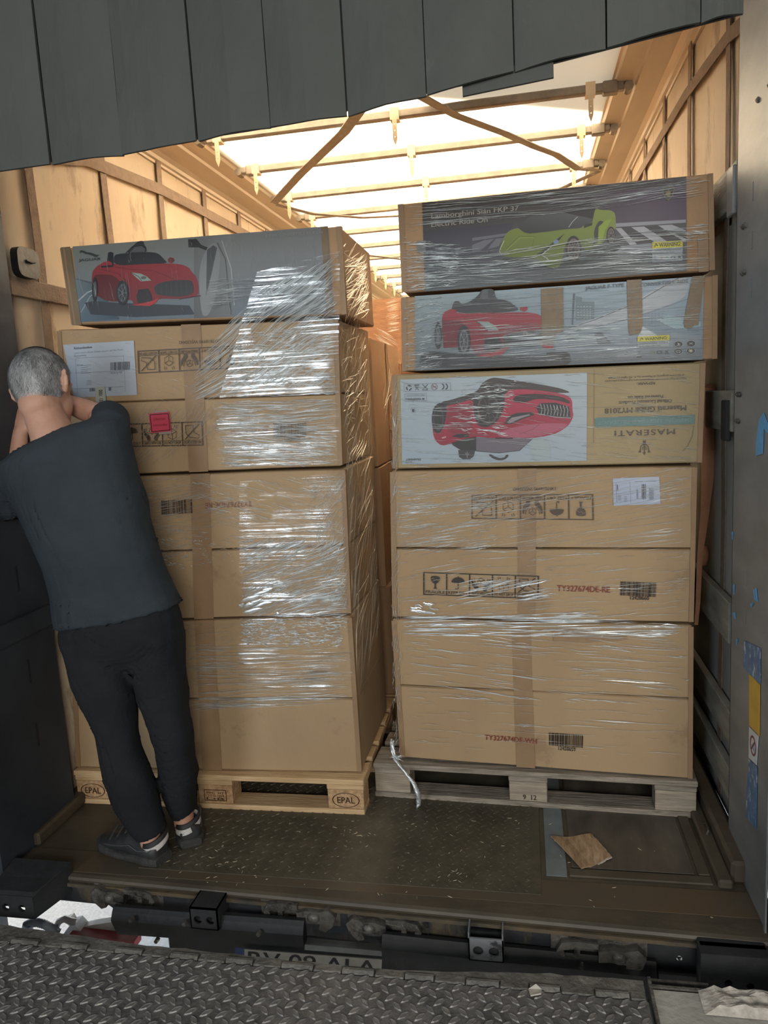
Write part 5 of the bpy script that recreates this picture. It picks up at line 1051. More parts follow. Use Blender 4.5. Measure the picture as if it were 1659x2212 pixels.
def front_creases(F_, a, k, poly, n, ang, dang, L, W, amt, off=.012, sag=.004, dash=.0):
    """n creases inside a photo-surveyed polygon on the face y = a + k x"""
    P_ = [at(px, py, a, k) for px, py in poly]; xs = [p.x for p in P_]; zs = [p.z for p in P_]; r_ = F_.r
    def inside(x, z):
        c = False; j_ = len(P_)-1
        for i in range(len(P_)):
            if (P_[i].z > z) != (P_[j_].z > z) and x < (P_[j_].x - P_[i].x)*(z - P_[i].z)/(P_[j_].z - P_[i].z) + P_[i].x: c = not c
            j_ = i
        return c
    n = int(n*1.35); done = tries = 0; nrm = Vector((0, -1, 0))
    while done < n and tries < n*30:
        tries += 1; x, z = r_.uniform(min(xs), max(xs)), r_.uniform(min(zs), max(zs))
        if not inside(x, z): continue
        A = math.radians((ang(x, z) if callable(ang) else ang) + dang*2.2*noise.noise(Vector((x*4, z*7, n*.37))) + r_.gauss(0, dang*.28)); l = r_.uniform(*L)*(.5 + .5*r_.random()); dx, dz = math.cos(A)*l/2, math.sin(A)*l/2
        x0_, x1_ = x-dx, x+dx; z0_, z1_ = z-dz, z+dz
        while not inside(x0_, z0_) and l > .01: x0_ += dx*.25; z0_ += dz*.25; l -= .01
        while not inside(x1_, z1_) and l > .01: x1_ -= dx*.25; z1_ -= dz*.25; l -= .01
        if x1_ - x0_ < .004 and abs(z1_-z0_) < .004: continue
        o_ = off + r_.uniform(0, .004)
        F_.crease(Vector((x0_, a + k*x0_ - o_, z0_)), Vector((x1_, a + k*x1_ - o_, z1_)), nrm, r_.uniform(*W), r_.uniform(.0006, .002), r_.uniform(*amt), r_.uniform(-sag, sag)); done += 1
def side_creases(F_, x, y0, y1, z0, z1, n, ang, dang, L, W, amt):
    r_ = F_.r
    for _ in range(n):
        y, z = r_.uniform(y0, y1), r_.uniform(z0, z1); A = math.radians(ang + r_.gauss(0, dang)); l = r_.uniform(*L); dy, dz = math.cos(A)*l/2, math.sin(A)*l/2
        ya_, yb_ = max(y0, y-dy), min(y1, y+dy)
        F_.crease(Vector((x + .006 + r_.uniform(0, .004), ya_, z-dz)), Vector((x + .006 + r_.uniform(0, .004), yb_, z+dz)), Vector((1, 0, 0)), r_.uniform(*W), .0015, r_.uniform(*amt), r_.uniform(-.006, .006))
def sheet(poly, a, k, off, mt, parent, name='film_sheet'):
    n = 26; q_ = [at(px, py, a, k) for px, py in poly]; m = MB()
    for i in range(n+1):
        for j_ in range(n+1):
            u, v = i/n, j_/n; p = q_[0].lerp(q_[1], u).lerp(q_[3].lerp(q_[2], u), v); e = min(u, v, 1-u, 1-v)
            p += Vector((0, -off - .006*noise.noise(Vector((p.x*5, p.z*22, off*100))) - .003*noise.noise(Vector((p.x*12, p.z*60, 3))), 0)); m.V(p)
    for i in range(n):
        for j_ in range(n): a_ = i*(n+1)+j_; m.F((a_, a_+n+1, a_+n+2, a_+1))
    return m.build(name, mt, parent, smooth=True, fix=False)

fl = empty('stretch_film', (-.65, 2.62, .15), 'clear wrinkled stretch film wound round the left carton stack', 'stretch film')
fr = empty('stretch_film', (.0, 2.68, .15), 'clear wrinkled stretch film wound round the right carton stack', 'stretch film')
# left stack: the steep swath from the upper right corner, then level bands below
sheet([(560, 590), (738, 545), (735, 850), (480, 860)], LA, LK, .026, FILM, fl)
sheet([(470, 905), (735, 880), (735, 1000), (500, 1010)], LA, LK, .013, FILM2, fl)
sheet([(520, 1040), (745, 1020), (752, 1325), (520, 1335)], LA, LK, .013, FILM2, fl)
sheet([(515, 1336), (757, 1330), (765, 1500), (520, 1530)], LA, LK, .012, FILM2, fl)
A = Film(1)
swath = [(735, 550), (600, 612), (505, 690), (430, 780), (405, 870), (560, 860), (730, 850)]
fan = lambda x, z: 32 + 14*min(1, max(0, (z-1.6)/.4)) - 24*max(0, min(1, (x+1.0)/.5))*0 
front_creases(A, LA, LK, swath, 400, 34, 9, (.12, .42), (.002, .006), (.2, .8), off=.020)
front_creases(A, LA, LK, [(735, 550), (560, 625), (520, 690), (735, 680)], 110, 30, 4, (.15, .40), (.002, .005), (.4, .95), off=.022)
front_creases(A, LA, LK, [(520, 720), (730, 690), (730, 850), (470, 860)], 280, 4, 8, (.03, .12), (.002, .007), (.3, .95), off=.021)
front_creases(A, LA, LK, [(450, 605), (600, 600), (560, 640), (440, 675)], 80, 0, 2, (.1, .3), (.0015, .003), (.3, .8), off=.018)
front_creases(A, LA, LK, [(165, 690), (165, 560), (420, 520), (700, 505), (700, 600), (480, 690)], 90, 88, 8, (.02, .14), (.0015, .003), (.15, .5), off=.012)
front_creases(A, LA, LK, [(130, 720), (480, 705), (450, 870), (160, 880)], 90, -14, 14, (.02, .12), (.0015, .003), (.15, .6))
front_creases(A, LA, LK, [(280, 870), (500, 865), (470, 940), (330, 1010), (285, 1010)], 130, 42, 10, (.05, .25), (.0015, .0035), (.15, .55))
front_creases(A, LA, LK, [(460, 870), (735, 860), (733, 1005), (470, 1008)], 330, -5, 5, (.06, .30), (.002, .006), (.3, .95))
front_creases(A, LA, LK, [(300, 1030), (520, 1020), (520, 1090), (400, 1210), (330, 1210)], 150, 8, 6, (.05, .28), (.0015, .004), (.2, .7))
front_creases(A, LA, LK, [(400, 1040), (742, 1020), (750, 1160), (500, 1170)], 160, -14, 6, (.04, .20), (.0015, .004), (.3, .9))
front_creases(A, LA, LK, [(520, 1160), (750, 1160), (756, 1330), (520, 1330)], 380, 16, 8, (.05, .26), (.002, .007), (.35, .95))
front_creases(A, LA, LK, [(350, 1160), (620, 1160), (620, 1200), (350, 1230)], 130, -3, 10, (.01, .06), (.002, .005), (.3, .8))
front_creases(A, LA, LK, [(660, 1030), (748, 1020), (756, 1330), (700, 1280)], 220, 48, 14, (.03, .12), (.0015, .004), (.3, .9))
front_creases(A, LA, LK, [(520, 1335), (757, 1330), (740, 1395), (520, 1390)], 420, 2, 10, (.015, .07), (.002, .006), (.4, .95))
front_creases(A, LA, LK, [(385, 1345), (520, 1340), (520, 1530), (405, 1535)], 70, 3, 2, (.05, .16), (.0015, .004), (.2, .6))
front_creases(A, LA, LK, [(410, 1390), (762, 1395), (766, 1505), (412, 1530)], 150, 2, 2, (.1, .42), (.0018, .0045), (.35, .95))
front_creases(A, LA, LK, [(410, 1505), (766, 1498), (766, 1515), (412, 1533)], 26, 1, .5, (.2, .6), (.002, .004), (.5, 1))
front_creases(A, LA, LK, [(515, 1275), (640, 1262), (610, 1325), (520, 1322)], 7, 12, 5, (.05, .13), (.014, .026), (.8, 1), off=.02)  # wide white creases added to stand for a bright glint on the film
front_creases(A, LA, LK, [(560, 760), (650, 720), (640, 830), (500, 840)], 26, 30, 8, (.05, .12), (.007, .014), (.5, .9), off=.026)
A.m.build('film_crease', CREASE, fl, kind='stuff', fix=False)
A = Film(2)
side_creases(A, -.615, 2.62, 3.12, 1.90, 2.10, 240, 14, 8, (.15, .5), (.003, .009), (.5, 1))
side_creases(A, -.640, 2.62, 3.12, 1.35, 1.88, 170, 20, 28, (.06, .35), (.002, .007), (.2, .85))
side_creases(A, -.650, 2.62, 3.15, .55, 1.35, 120, 35, 20, (.1, .5), (.001, .003), (.1, .5))
A.m.build('film_crease', CREASEW, fl, kind='stuff', fix=False)
# right stack
A = Film(3, 1.6)
lowx = lambda z: 0
front_creases(A, RA, RK, [(866, 440), (1536, 376), (1538, 430), (868, 500)], 130, 0, 3, (.1, .45), (.0012, .003), (.15, .55))
front_creases(A, RA, RK, [(868, 520), (1100, 540), (1400, 500), (1538, 480), (1540, 580), (872, 630)], 230, -1, 3, (.05, .35), (.0015, .004), (.15, .65))
front_creases(A, RA, RK, [(866, 515), (1000, 530), (990, 620), (871, 630)], 120, -3, 6, (.03, .14), (.0012, .003), (.3, .8))
front_creases(A, RA, RK, [(870, 640), (1546, 595), (1546, 775), (872, 800)], 200, -2, 3, (.08, .42), (.0010, .0028), (.12, .5))
front_creases(A, RA, RK, [(870, 645), (960, 640), (960, 800), (872, 800)], 140, 2, 8, (.03, .12), (.0012, .003), (.3, .8))
front_creases(A, RA, RK, [(960, 700), (1340, 700), (1400, 770), (960, 790)], 60, 0, 1.5, (.2, .6), (.0015, .003), (.4, .85))
front_creases(A, RA, RK, [(850, 812), (1518, 786), (1512, 1000), (853, 1010)], 190, -8, 6, (.04, .26), (.0012, .0032), (.15, .6))
front_creases(A, RA, RK, [(1000, 830), (1120, 810), (1100, 950), (960, 930)], 90, -6, 5, (.02, .12), (.0018, .004), (.4, .9))
front_creases(A, RA, RK, [(846, 1018), (1502, 1008), (1498, 1185), (850, 1185)], 240, 7, 4, (.08, .40), (.0012, .0032), (.15, .6))
front_creases(A, RA, RK, [(846, 1060), (1080, 1050), (1080, 1190), (850, 1190)], 110, 7, 4, (.06, .24), (.0012, .003), (.35, .85))
front_creases(A, RA, RK, [(850, 1185), (1497, 1185), (1495, 1340), (852, 1330)], 130, 4, 5, (.06, .28), (.0012, .003), (.2, .75))
front_creases(A, RA, RK, [(980, 1250), (1200, 1240), (1200, 1290), (960, 1310)], 26, 10, 2, (.1, .26), (.003, .005), (.5, .95))
front_creases(A, RA, RK, [(860, 1330), (1240, 1318), (1490, 1350), (1450, 1375), (870, 1375)], 110, 3, 3, (.1, .42), (.002, .005), (.35, .95))
front_creases(A, RA, RK, [(870, 1375), (1490, 1370), (1490, 1520), (872, 1505)], 110, -4, 3, (.08, .34), (.0015, .0035), (.3, .9))
front_creases(A, RA, RK, [(875, 1500), (1490, 1520), (1490, 1640), (880, 1610)], 40, 0, 1, (.05, .4), (.0012, .0025), (.25, .8))
front_creases(A, RA, RK, [(852, 815), (866, 815), (868, 1635), (850, 1600), (846, 1020)], 120, 80, 14, (.02, .1), (.0015, .003), (.3, .9))
front_creases(A, RA, RK, [(885, 1300), (950, 1300), (950, 1325), (880, 1325)], 14, -12, 4, (.04, .09), (.006, .010), (.8, 1))
A.m.build('film_crease', CREASE, fr, kind='stuff', fix=False)
fg = empty('stretch_film', (-.5, 4.5, .2), 'orange glinting stretch film stretched between stacks deep in the gap', 'stretch film')
A = Film(4)
def tri(n, P_, ang, dang, y, amt, W=(.004, .008)):
    front_creases(A, y, 0, P_, n, ang, dang, (.1, .6), W, amt, off=.02)
tri(60, [(805, 700), (868, 740), (868, 790), (805, 800)], -35, 2, 4.5, (.15, .5)); tri(120, [(805, 800), (868, 785), (868, 1000), (805, 960)], 12, 6, 4.5, (.1, .35)); tri(60, [(830, 650), (868, 640), (868, 720), (835, 720)], 5, 5, 5.36, (.15, .4))
side_creases(A, -.645, 3.42, 4.1, .3, 1.8, 150, 25, 30, (.1, .5), (.002, .006), (.1, .5))
A.m.build('film_crease', CREASEW, fg, kind='stuff', fix=False)
# knotted film tail hanging over the weathered pallet
ft = empty('film_tail', (-.47, 2.66, .1), 'twisted knot of clear film hanging over the weathered pallet edge', 'plastic film')
m = MB(); rnd = random.Random(5)
base = [at(848, 1600, 2.71), at(855, 1636, 2.69), at(872, 1660, 2.675), at(893, 1690, 2.66), at(903, 1715, 2.655), at(907, 1737, 2.655)]
for s_ in range(9):
    pts = []; ph = rnd.uniform(0, 6)
    for i in range(25):
        u = i/24*5; k = min(4, int(u)); p = base[k].lerp(base[k+1], u-k); rr = .006 + .006*math.sin(i*.8+ph); pts.append(p + Vector((rr*math.cos(i*1.1 + ph), -.012 + .4*rr*math.sin(i*1.1+ph), rr*math.sin(i*.9+ph))))
    m.tube(pts, [.0028*(1 + .8*rnd.random()) for _ in pts], 5)
for s_ in range(10):
    p = base[1] + Vector((rnd.uniform(-.03, .04), -.012, rnd.uniform(-.01, .015))); m.tube([base[1] + Vector((0, -.01, 0)), (base[1]+p)/2 + Vector((0, -.015, .01)), p], [.003, .002, .001], 5)
m.a = [rnd.uniform(.35, .8) for _ in m.v]; m.build('film_rope', CREASE, ft, smooth=True)

# ================================================================= strap, floor scraps
st = empty('ratchet_strap', (.6, 2.9, .5), 'slack orange brown ratchet strap hanging right of the right stack', 'strap')
def ribbon(pts, mt, name, parent):                 # (px centre, py, half width px, y)
    m = MB(); rings = []
    for px, py, hw, y in pts:
        a_, b_ = at(px-hw, py, y), at(px+hw, py, y); rings.append([a_, b_, b_ + Vector((0, .003, 0)), a_ + Vector((0, .003, 0))])
    m.loft(rings); return m.build(name, mt, parent, smooth=False)
ribbon([(1556, 838, 6, 2.98), (1544, 828, 12, 2.93), (1530, 838, 17, 2.90), (1526, 880, 17, 2.90), (1526, 930, 17, 2.90), (1528, 980, 16, 2.90), (1528, 1040, 13, 2.90), (1523, 1100, 10, 2.90), (1518, 1150, 8, 2.90), (1512, 1200, 6, 2.90), (1508, 1300, 5, 2.92), (1504, 1350, 4, 2.92)], BELTO, 'webbing', st)
m = MB(); p = at(1519, 1200, 2.95); m.ell(p, (.02, .02, .045), 10); m.build('strap_end', BELTO, st, smooth=True)
cs = empty('cardboard_scrap', tuple(atz(1255, 1845)), 'torn rectangular piece of brown cardboard lying on the trailer floor', 'cardboard')
c4 = [atz(1190, 1814), atz(1277, 1806), atz(1321, 1856), atz(1256, 1884)]
m = MB(); n = 12
def scp(u, v):
    p = c4[0].lerp(c4[1], u).lerp(c4[3].lerp(c4[2], u), v); cur_ = .014*(2*abs(u-.32) if u < .32 else .4*(u-.32)) + .010*v*(1-v) 
    return Vector((p.x, p.y, .006 + cur_ + .002*math.sin(u*9))) + (Vector((0, .004*noise.noise(Vector((u*14, 0, 0))), 0)) if v > .99 else Vector((0, 0, 0))) + (Vector((.005*noise.noise(Vector((v*14, 2, 0))), 0, 0)) if u > .99 else Vector((0, 0, 0)))
g = {}
for s_ in (0, 1):
    for i in range(n+1):
        for j_ in range(n+1): g[s_, i, j_] = m.V(scp(i/n, j_/n) + Vector((0, 0, -.004*s_)))
for i in range(n):
    for j_ in range(n): m.F((g[0,i,j_], g[0,i+1,j_], g[0,i+1,j_+1], g[0,i,j_+1])); m.F((g[1,i,j_], g[1,i,j_+1], g[1,i+1,j_+1], g[1,i+1,j_]))
for i in range(n):
    for (a_, b_) in (((i, 0), (i+1, 0)), ((i, n), (i+1, n)), ((0, i), (0, i+1)), ((n, i), (n, i+1))): m.F((g[0, a_[0], a_[1]], g[0, b_[0], b_[1]], g[1, b_[0], b_[1]], g[1, a_[0], a_[1]]))
m.build('sheet', mat('cardboard_scrap', (.26, .16, .085), (.46, .32, .19), rough=.8, scale=7, stretch=(9, 2.4, 1), bump=.3, bscale=14), cs)
m = MB()
for i in range(26):
    p = scp(.55 + .45*i/26, 1.0); m.ell(p + Vector((0, -.002, -.002)), (.004, .004, .003), 6)
m.build('torn_edge', flat('torn_paper', (.5, .45, .38), bump=.6, scale=80), cs, label='pale torn paper edge')
m = MB(); rnd = random.Random(9)
spots = [(rnd.uniform(450, 1190), rnd.uniform(1760, 1950)) for _ in range(60)] + [(380 + rnd.uniform(-40, 200), 1890 + rnd.uniform(-30, 40)) for _ in range(26)] + [(990 + rnd.gauss(0, 14), 1893 + rnd.gauss(0, 8)) for _ in range(10)] + [(765 + rnd.gauss(0, 18), 1805 + rnd.gauss(0, 10)) for _ in range(12)] + [(rnd.uniform(1190, 1560), rnd.uniform(1800, 1990)) for _ in range(16)]
for px, py in spots:
    p = atz(px, py); a_ = rnd.uniform(0, PI); l = rnd.uniform(.002, .009); w_ = rnd.uniform(.0006, .0016)
    if p.y < 2.12: continue
    dx, dy = math.cos(a_)*l, math.sin(a_)*l; m.prism([(-1, -.3), (.2, -1), (1, .2), (-.1, 1)], lambda u, v, q_: (p.x + dx*u - dy*v*w_/l, p.y + dy*u + dx*v*w_/l, .0052 + q_), .001)
m.build('wood_splinters', flat('splinter', (.55, .46, .34), bump=0), None, kind='stuff', label='tiny pale wood splinters scattered over the trailer floor', cat='splinters', loc=(0, 2.3, 0))

# ================================================================= THE MAN
man = empty('person', (-1.35, 2.27, 0), 'man with short grey hair in black T-shirt and black trousers reaching up, back turned', 'person')
SKIN = mat('skin', (.50, .27, .19), (.60, .35, .26), rough=.55, scale=9, bump=.06, bscale=120)
SHIRT = mat('black_tshirt', (.022, .030, .038), (.034, .044, .054), rough=.85, scale=4, bump=.25, bscale=200, spec=.3)
PANT = mat('black_trousers', (.010, .012, .015), (.017, .019, .023), rough=.9, scale=5, bump=.2, bscale=160, spec=.25)
HAIRM = mat('grey_hair', (.10, .10, .10), (.42, .43, .44), rough=.6, scale=38, stretch=(1, 1, .35), bump=.5, bscale=160, lo=.3, hi=.7)
SHOE = mat('black_shoe', (.020, .022, .024), (.036, .038, .040), rough=.5, scale=8, bump=.15)
SOLE = mat('dark_sole', (.028, .028, .028), (.045, .045, .044), rough=.7, scale=20, bump=.3)
SOCKW = flat('sock_white', (.50, .48, .47), bump=.3, scale=90); SOCKB = flat('sock_black', (.015, .015, .017), bump=.3, scale=90)
def ring2(L_, R_, y, ry, yo=0, n=20, sq=.85):       # body section from its photo-surveyed left and right edges at depth y
    a_, b_ = at(L_[0], L_[1], y), at(R_[0], R_[1], y); c = (a_+b_)/2 + Vector((0, yo, 0)); ax = (b_-a_)/2; out = []
    for k in range(n):
        t = 2*PI*k/n; cs_, sn = math.cos(t), math.sin(t); cx = math.copysign(abs(cs_)**sq, cs_); sy = math.copysign(abs(sn)**sq, sn)
        out.append(c + ax*cx + Vector((0, ry*sy, 0)))
    return out
def capsule(m, pts, rads, n=14):
    m.tube(pts, rads, n)
    for p, r_ in ((pts[0], rads[0]), (pts[-1], rads[-1])): m.ell(p, (r_, r_, r_), n)
B = lambda px, py, y: at(px, py, y)
# body: head, neck, torso, arms with hands, legs down to the feet
m = MB()
hc = B(92, 836, 2.27); tilt = Matrix.Rotation(math.radians(-9), 3, 'Y') @ Matrix.Rotation(math.radians(-14), 3, 'X')
HSZ = 1.07
def hp(x, y, z): return hc + tilt @ (Vector((x, y, z))*HSZ)
m.ell(hp(0, -.005, .015), (.083, .103, .107), 24, tilt); m.ell(hp(0, .045, -.045), (.060, .065, .075), 18, tilt); m.ell(hp(0, .06, -.095), (.040, .042, .030), 14, tilt)
m.tube([hp(0, .098, .01), hp(0, .118, -.028)], [.009, .015], 8); m.ell(hp(0, .102, -.068), (.024, .010, .009), 10, tilt)          # nose, lips
for sx in (-1, 1): m.ell(hp(sx*.030, .086, .005), (.014, .010, .010), 10, tilt); m.tube([hp(sx*.014, .094, .022), hp(sx*.05, .082, .022)], .007, 6)
for sx in (-1, 1):
    m.tube([hp(sx*.074, .0, .022), hp(sx*.094, -.016, .030), hp(sx*.099, -.022, .008), hp(sx*.094, -.018, -.018), hp(sx*.080, -.002, -.034)], [.009, .009, .009, .010, .009], 8); m.ell(hp(sx*.084, -.006, .0), (.008, .018, .028), 10, tilt)
nb = B(118, 950, 2.26)
m.ell(hp(0, -.035, -.062), (.060, .058, .060), 16, tilt)
m.tube([hp(0, -.012, -.03), hp(.003, -.014, -.09), nb + Vector((-.004, 0, .02)), nb + Vector((.01, 0, -.06))], [.054, .062, .072, .088], 18)
shl, shr = B(38, 1020, 2.25), B(232, 930, 2.25)
m.tube([shl + Vector((.06, 0, -.03)), nb + Vector((0, 0, -.05)), shr + Vector((-.06, 0, -.03))], [.038, .055, .038], 12)
m.loft([ring2((60, 1050), (262, 985), 2.27, .09), ring2((100, 1180), (300, 1100), 2.27, .10), ring2((140, 1330), (365, 1290), 2.26, .09), ring2((165, 1420), (385, 1400), 2.26, .08)])
def arm(sh, el, wr, hd, up):
    capsule(m, [sh, sh.lerp(el, .5), el], [.044, .042, .038]); capsule(m, [el, el.lerp(wr, .35), wr], [.040, .040, .027])
    d_ = (hd - wr).normalized(); side = d_.cross(up).normalized(); nrm = side.cross(d_).normalized()
    pal = [wr, wr + d_*.045, wr + d_*.088]
    rings = []
    for p, w_, t_ in ((wr - d_*.01, .026, .020), (wr + d_*.03, .036, .016), (wr + d_*.065, .042, .014), (wr + d_*.092, .040, .012)):
        rings.append([p + side*w_*math.cos(2*PI*k/14) + nrm*t_*math.sin(2*PI*k/14) for k in range(14)])
    m.loft(rings)
    for i, (o_, L_) in enumerate(((-.031, .066), (-.0105, .076), (.0105, .072), (.031, .056))):
        k0 = wr + d_*.086 + side*o_; a1 = (d_ + side*o_*1.5 - nrm*.15).normalized(); k1 = k0 + a1*L_*.45; a2 = (d_ - nrm*.9).normalized(); k2 = k1 + a2*L_*.32; a3 = (d_*.35 - nrm).normalized(); k3 = k2 + a3*L_*.25
        capsule(m, [k0, k1, k2, k3], [.0095, .009, .0082, .0068], 8)
    t0 = wr + d_*.028 - side*.030; t1 = t0 + (d_*.6 - side*.8).normalized()*.036; t2 = t1 + (d_*.9 - side*.2 - nrm*.4).normalized()*.030; capsule(m, [t0, t1, t2], [.013, .0105, .008], 8)
elr, wrr = B(216, 898, 2.40), B(120, 862, 2.485); arm(shr, elr, wrr, B(60, 850, 2.53), Vector((0, -1, .2)))
ell_, wrl = B(24, 1085, 2.39), B(44, 935, 2.46); arm(shl, ell_, wrl, B(64, 868, 2.50), Vector((0, -1, .2)))
feet = []
for hip, knee, ank, in ((B(215, 1400, 2.27), B(258, 1590, 2.245), B(326, 1822, 2.235)), (B(345, 1390, 2.28), B(372, 1580, 2.29), B(398, 1778, 2.355))):
    capsule(m, [hip, knee, ank + Vector((0, 0, .03)), ank + Vector((0, .0, -.01))], [.075, .052, .038, .036]); feet.append(ank)
body = remeshed(m, 'body', SKIN, man, .006, 10)
# hair: a cap following the skull, then short strands
def skull(p, grow=0):                               # signed distance to the upper head in its own frame
    q_ = tilt.transposed() @ (p - hc); return q_
m = MB(); n1, n2 = 40, 22; g = {}
rings = []
for j_ in range(n2+1):
    th = math.radians(3 + 136*j_/n2)
    rg = []
    for k in range(n1):
        ph = 2*PI*k/n1; x, y, z = math.sin(th)*math.cos(ph), math.sin(th)*math.sin(ph), math.cos(th)
        front = max(0, y)                            # forehead hairline stands higher, temples too
        lim = 134 - 78*front**.7 - 16*abs(x)**3
        th2 = math.radians(min(3 + 136*j_/n2, lim)); x, y, z = math.sin(th2)*math.cos(ph), math.sin(th2)*math.sin(ph), math.cos(th2)
        gg = .006*(1 - (j_/n2)**4) + .0022*noise.noise(Vector((x*16, y*16, z*7)))
        rg.append(hp(x*(.078+gg), -.005 + y*(.096+gg), .015 + z*(.100+gg)))
    rings.append(rg)
inner = [[hc + (p-hc)*.94 for p in rg] for rg in rings]
m.loft(rings + inner[::-1], cap=True)
hair = m.build('hair', HAIRM, man, smooth=True)
m = MB(); rnd = random.Random(4)
for _ in range(12000):
    th = math.radians(rnd.uniform(2, 130)); ph = rnd.uniform(0, 2*PI); y = math.sin(th)*math.sin(ph); x = math.sin(th)*math.cos(ph); z = math.cos(th)
    if math.degrees(th) > 132 - 78*max(0, y)**.7 - 16*abs(x)**3: continue
    pr_ = hp(x*.082, -.005 + y*.100, .015 + z*.104); nrm = (tilt @ Vector((x/.078, y/.096, z/.1))).normalized()
    down = tilt @ Vector((x*.25 + rnd.gauss(0, .25), -.25 + rnd.gauss(0, .25), -.75 + rnd.gauss(0, .15))); tg = (down - nrm*down.dot(nrm)); tg = tg.normalized() if tg.length > .01 else Vector((0, -1, 0))
    L_ = rnd.uniform(.014, .026)*(1 - .45*(math.degrees(th)/130)); sd = tg.cross(nrm)*.0005
    p1 = pr_ + tg*L_*.5 + nrm*.0035; p2_ = pr_ + tg*L_ + nrm*.0038
    a_ = m.V(pr_ - sd); b_ = m.V(pr_ + sd); c_ = m.V(p1 + sd*.8); d2 = m.V(p1 - sd*.8); e_ = m.V(p2_)
    v_ = .035 + .62*max(0, min(1, .42 + .75*noise.noise(Vector((pr_.x*26, pr_.y*26, pr_.z*9))) + rnd.gauss(0, .18)))*(0.40 + .60*min(1, math.degrees(th)/80))
    col = (v_, v_*1.01, v_*1.03); m.F((a_, b_, c_, d2), col); m.F((d2, c_, e_), col)
HS = cmat('hair_strand_ink', .5); m.build('hair_strands', HS, hair, kind='stuff', fix=False)
# T-shirt
m = MB()
m.loft([ring2((66, 962), (168, 914), 2.262, .062, n=24), ring2((24, 985), (222, 900), 2.258, .082, n=24), ring2((0, 1014), (262, 905), 2.255, .105, n=24), ring2((18, 1050), (276, 950), 2.255, .118, n=24), ring2((52, 1110), (288, 1010), 2.25, .125, n=24), ring2((78, 1165), (305, 1080), 2.25, .125, n=24), ring2((104, 1225), (328, 1160), 2.25, .12, n=24), ring2((118, 1280), (350, 1225), 2.25, .12, n=24), ring2((122, 1320), (372, 1275), 2.25, .125, n=24), ring2((127, 1352), (388, 1306), 2.25, .128, n=24)])
m.tube([B(236, 925, 2.27), B(240, 905, 2.33), B(233, 898, 2.37)], [.066, .062, .056], 16); m.ell(B(238, 935, 2.27), (.068, .07, .066), 16)
m.tube([B(52, 1018, 2.26), B(34, 1030, 2.27), B(24, 1062, 2.32), B(22, 1092, 2.365)], [.066, .074, .070, .064], 16); m.ell(B(44, 1032, 2.26), (.078, .078, .074), 16)
def folds(p, nr):
    q_ = p*1.0; a_ = noise.noise(Vector((q_.x*5 + q_.z*7, q_.y*3, q_.z*3.0 - q_.x*4)))*.011; b_ = noise.ridged_multi_fractal(Vector((q_.x*2.0 + q_.z*.6, q_.y*1.5, q_.z*5.0 - q_.x*4.2)), .9, 2.1, 2, 1.0, 2.0)*.009
    fade = max(.1, min(1, (1.58 - q_.z)/.30)); return p + nr*(a_ + b_ - .006)*fade
shirt = remeshed(m, 'tshirt', SHIRT, man, .0085, 5, post=folds, label='black T-shirt with loose folds')
# trousers
m = MB()
m.loft([ring2((145, 1325), (370, 1282), 2.25, .095), ring2((134, 1360), (386, 1328), 2.25, .112), ring2((138, 1395), (394, 1372), 2.255, .112), ring2((150, 1420), (390, 1405), 2.26, .095), ring2((185, 1440), (360, 1430), 2.26, .06)])
m.loft([ring2((140, 1380), (272, 1380), 2.25, .10), ring2((152, 1420), (280, 1425), 2.25, .098), ring2((166, 1476), (280, 1480), 2.245, .088), ring2((190, 1530), (286, 1528), 2.24, .078), ring2((213, 1580), (291, 1578), 2.235, .070), ring2((219, 1620), (300, 1620), 2.235, .068), ring2((227, 1674), (322, 1668), 2.235, .068), ring2((244, 1715), (332, 1706), 2.235, .066), ring2((264, 1752), (340, 1744), 2.235, .062), ring2((284, 1790), (350, 1778), 2.235, .058), ring2((303, 1810), (355, 1793), 2.235, .052)])
m.loft([ring2((262, 1375), (394, 1370), 2.27, .10), ring2((284, 1432), (394, 1430), 2.28, .096), ring2((304, 1490), (396, 1490), 2.285, .084), ring2((322, 1545), (405, 1545), 2.29, .074), ring2((338, 1600), (414, 1600), 2.30, .068), ring2((347, 1655), (420, 1655), 2.32, .064), ring2((358, 1710), (422, 1708), 2.34, .060), ring2((372, 1750), (422, 1742), 2.355, .054), ring2((380, 1764), (420, 1750), 2.358, .050)])
def folds2(p, nr):
    a_ = noise.noise(Vector((p.x*6, p.y*5, p.z*9)))*.012; b_ = noise.ridged_multi_fractal(Vector((p.x*3, p.y*3, p.z*6 + p.x*4)), .9, 2.1, 2, 1.0, 2.0)*.007; return p + nr*(a_ + b_ - .006)
remeshed(m, 'trousers', PANT, man, .0085, 4, post=folds2, label='black slim trousers')
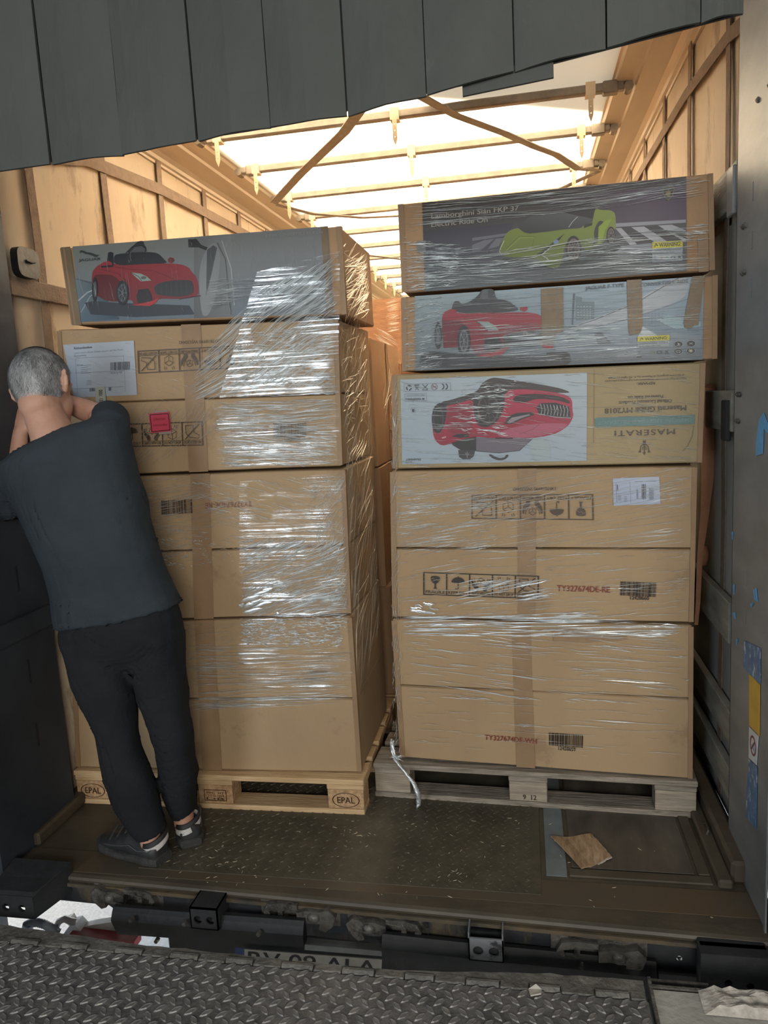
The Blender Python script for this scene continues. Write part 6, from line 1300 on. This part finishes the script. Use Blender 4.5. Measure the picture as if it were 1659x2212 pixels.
# shoes and socks
def shoe(heel, toe, width, nm_seed):
    d_ = Vector((toe.x-heel.x, toe.y-heel.y, 0)); L_ = d_.length; d_.normalize(); s_ = Vector((-d_.y, d_.x, 0)); up = Vector((0, 0, 1))
    o = lambda u, v, z: Vector((heel.x, heel.y, 0)) + d_*u*L_ + s_*v + up*z
    prof = [(0, .55, .085), (.05, .80, .088), (.15, .88, .082), (.30, .86, .088), (.45, .90, .098), (.60, 1.0, .082), (.75, 1.02, .066), (.88, .92, .055), (.96, .66, .046), (1.0, .34, .034)]
    def sect(u, wf, z0_, z1_, sq, n=18, wadd=0.0, top=.72):
        r_ = []
        for k in range(n):
            t = 2*PI*k/n; cs_, sn = math.cos(t), math.sin(t); v = math.copysign(abs(cs_)**sq, cs_)*(wf*width/2 + wadd); zz_ = (z0_+z1_)/2 + math.copysign(abs(sn)**sq, sn)*(z1_-z0_)/2
            if sn > 0: v *= 1 - (1-top)*sn
            r_.append(o(u, v, zz_))
        return r_
    m = MB(); m.loft([sect(u, wf, .016, h, .8) for u, wf, h in prof]); up_ = remeshed(m, 'shoe', SHOE, man, .006, 4, label='chunky black sneaker')
    m = MB(); m.loft([sect(u, wf, .0 + .008*abs(u-.5)**2, .034 + .006*math.sin(u*9), .5, wadd=.006, top=1) for u, wf, h in [(-.02, .6, 0)] + prof[1:-1] + [(1.02, .42, 0)]]); m.build('sole', SOLE, up_, smooth=False)
    m = MB()
    for u in (.52, .62, .72): m.loft([[o(u + du, v*width*.42, .062 + .036*(1-abs(v)) + dz - .05*max(0, u-.5)) for du, dz in ((-.012, 0), (.012, 0), (.012, .006), (-.012, .006))] for v in (-.9, -.5, 0, .5, .9)])
    m.build('laces', SOLE, up_)
    for v0 in (-1, 1):
        m = MB(); m.tube([o(u, v0*(width*.44*wf_ + .003), z) for u, z, wf_ in ((.02, .05, .6), (.12, .06, .85), (.25, .052, .9), (.38, .066, .9), (.5, .056, .95), (.62, .05, 1.02), (.78, .044, 1.0))], .0025, 6); m.build('seam_piping', mat('piping', (.06, .063, .065), (.09, .093, .095), rough=.4, bump=0), up_)
    return up_, o
def sock(ank, shoe_o, lean):
    # low striped sock collar round the heel, skin above it
    for z0_, z1_, r_, mt, nm in ((.060, .084, .0450, SOCKW, 'sock_stripe'), (.083, .101, .0462, SOCKB, 'sock_cuff')):
        m = MB(); rings = []
        for z, q_ in ((z0_, r_), (z1_, r_*.97), (z1_, r_*.86), (z0_, r_*.86)):
            rings.append([Vector((ank.x + q_*math.cos(2*PI*k/24), ank.y + q_*1.15*math.sin(2*PI*k/24) + .01, z + .012*math.sin(2*PI*k/24) + lean*math.cos(2*PI*k/24))) for k in range(24)])
        m.loft(rings + [rings[0]], cap=False); m.build(nm, mt, man, smooth=True)
hl_, tl_ = atz(352, 1862), atz(238, 1822); _, so = shoe(Vector((-1.285, 2.225, 0)), Vector((-1.565, 2.315, 0)), .108, 1)
_, so2 = shoe(Vector((-1.225, 2.325, 0)), Vector((-1.345, 2.545, 0)), .104, 2)
sock(Vector((feet[0].x + .012, feet[0].y, 0)), so, .012); sock(Vector((feet[1].x + .01, feet[1].y, 0)), so2, .006)
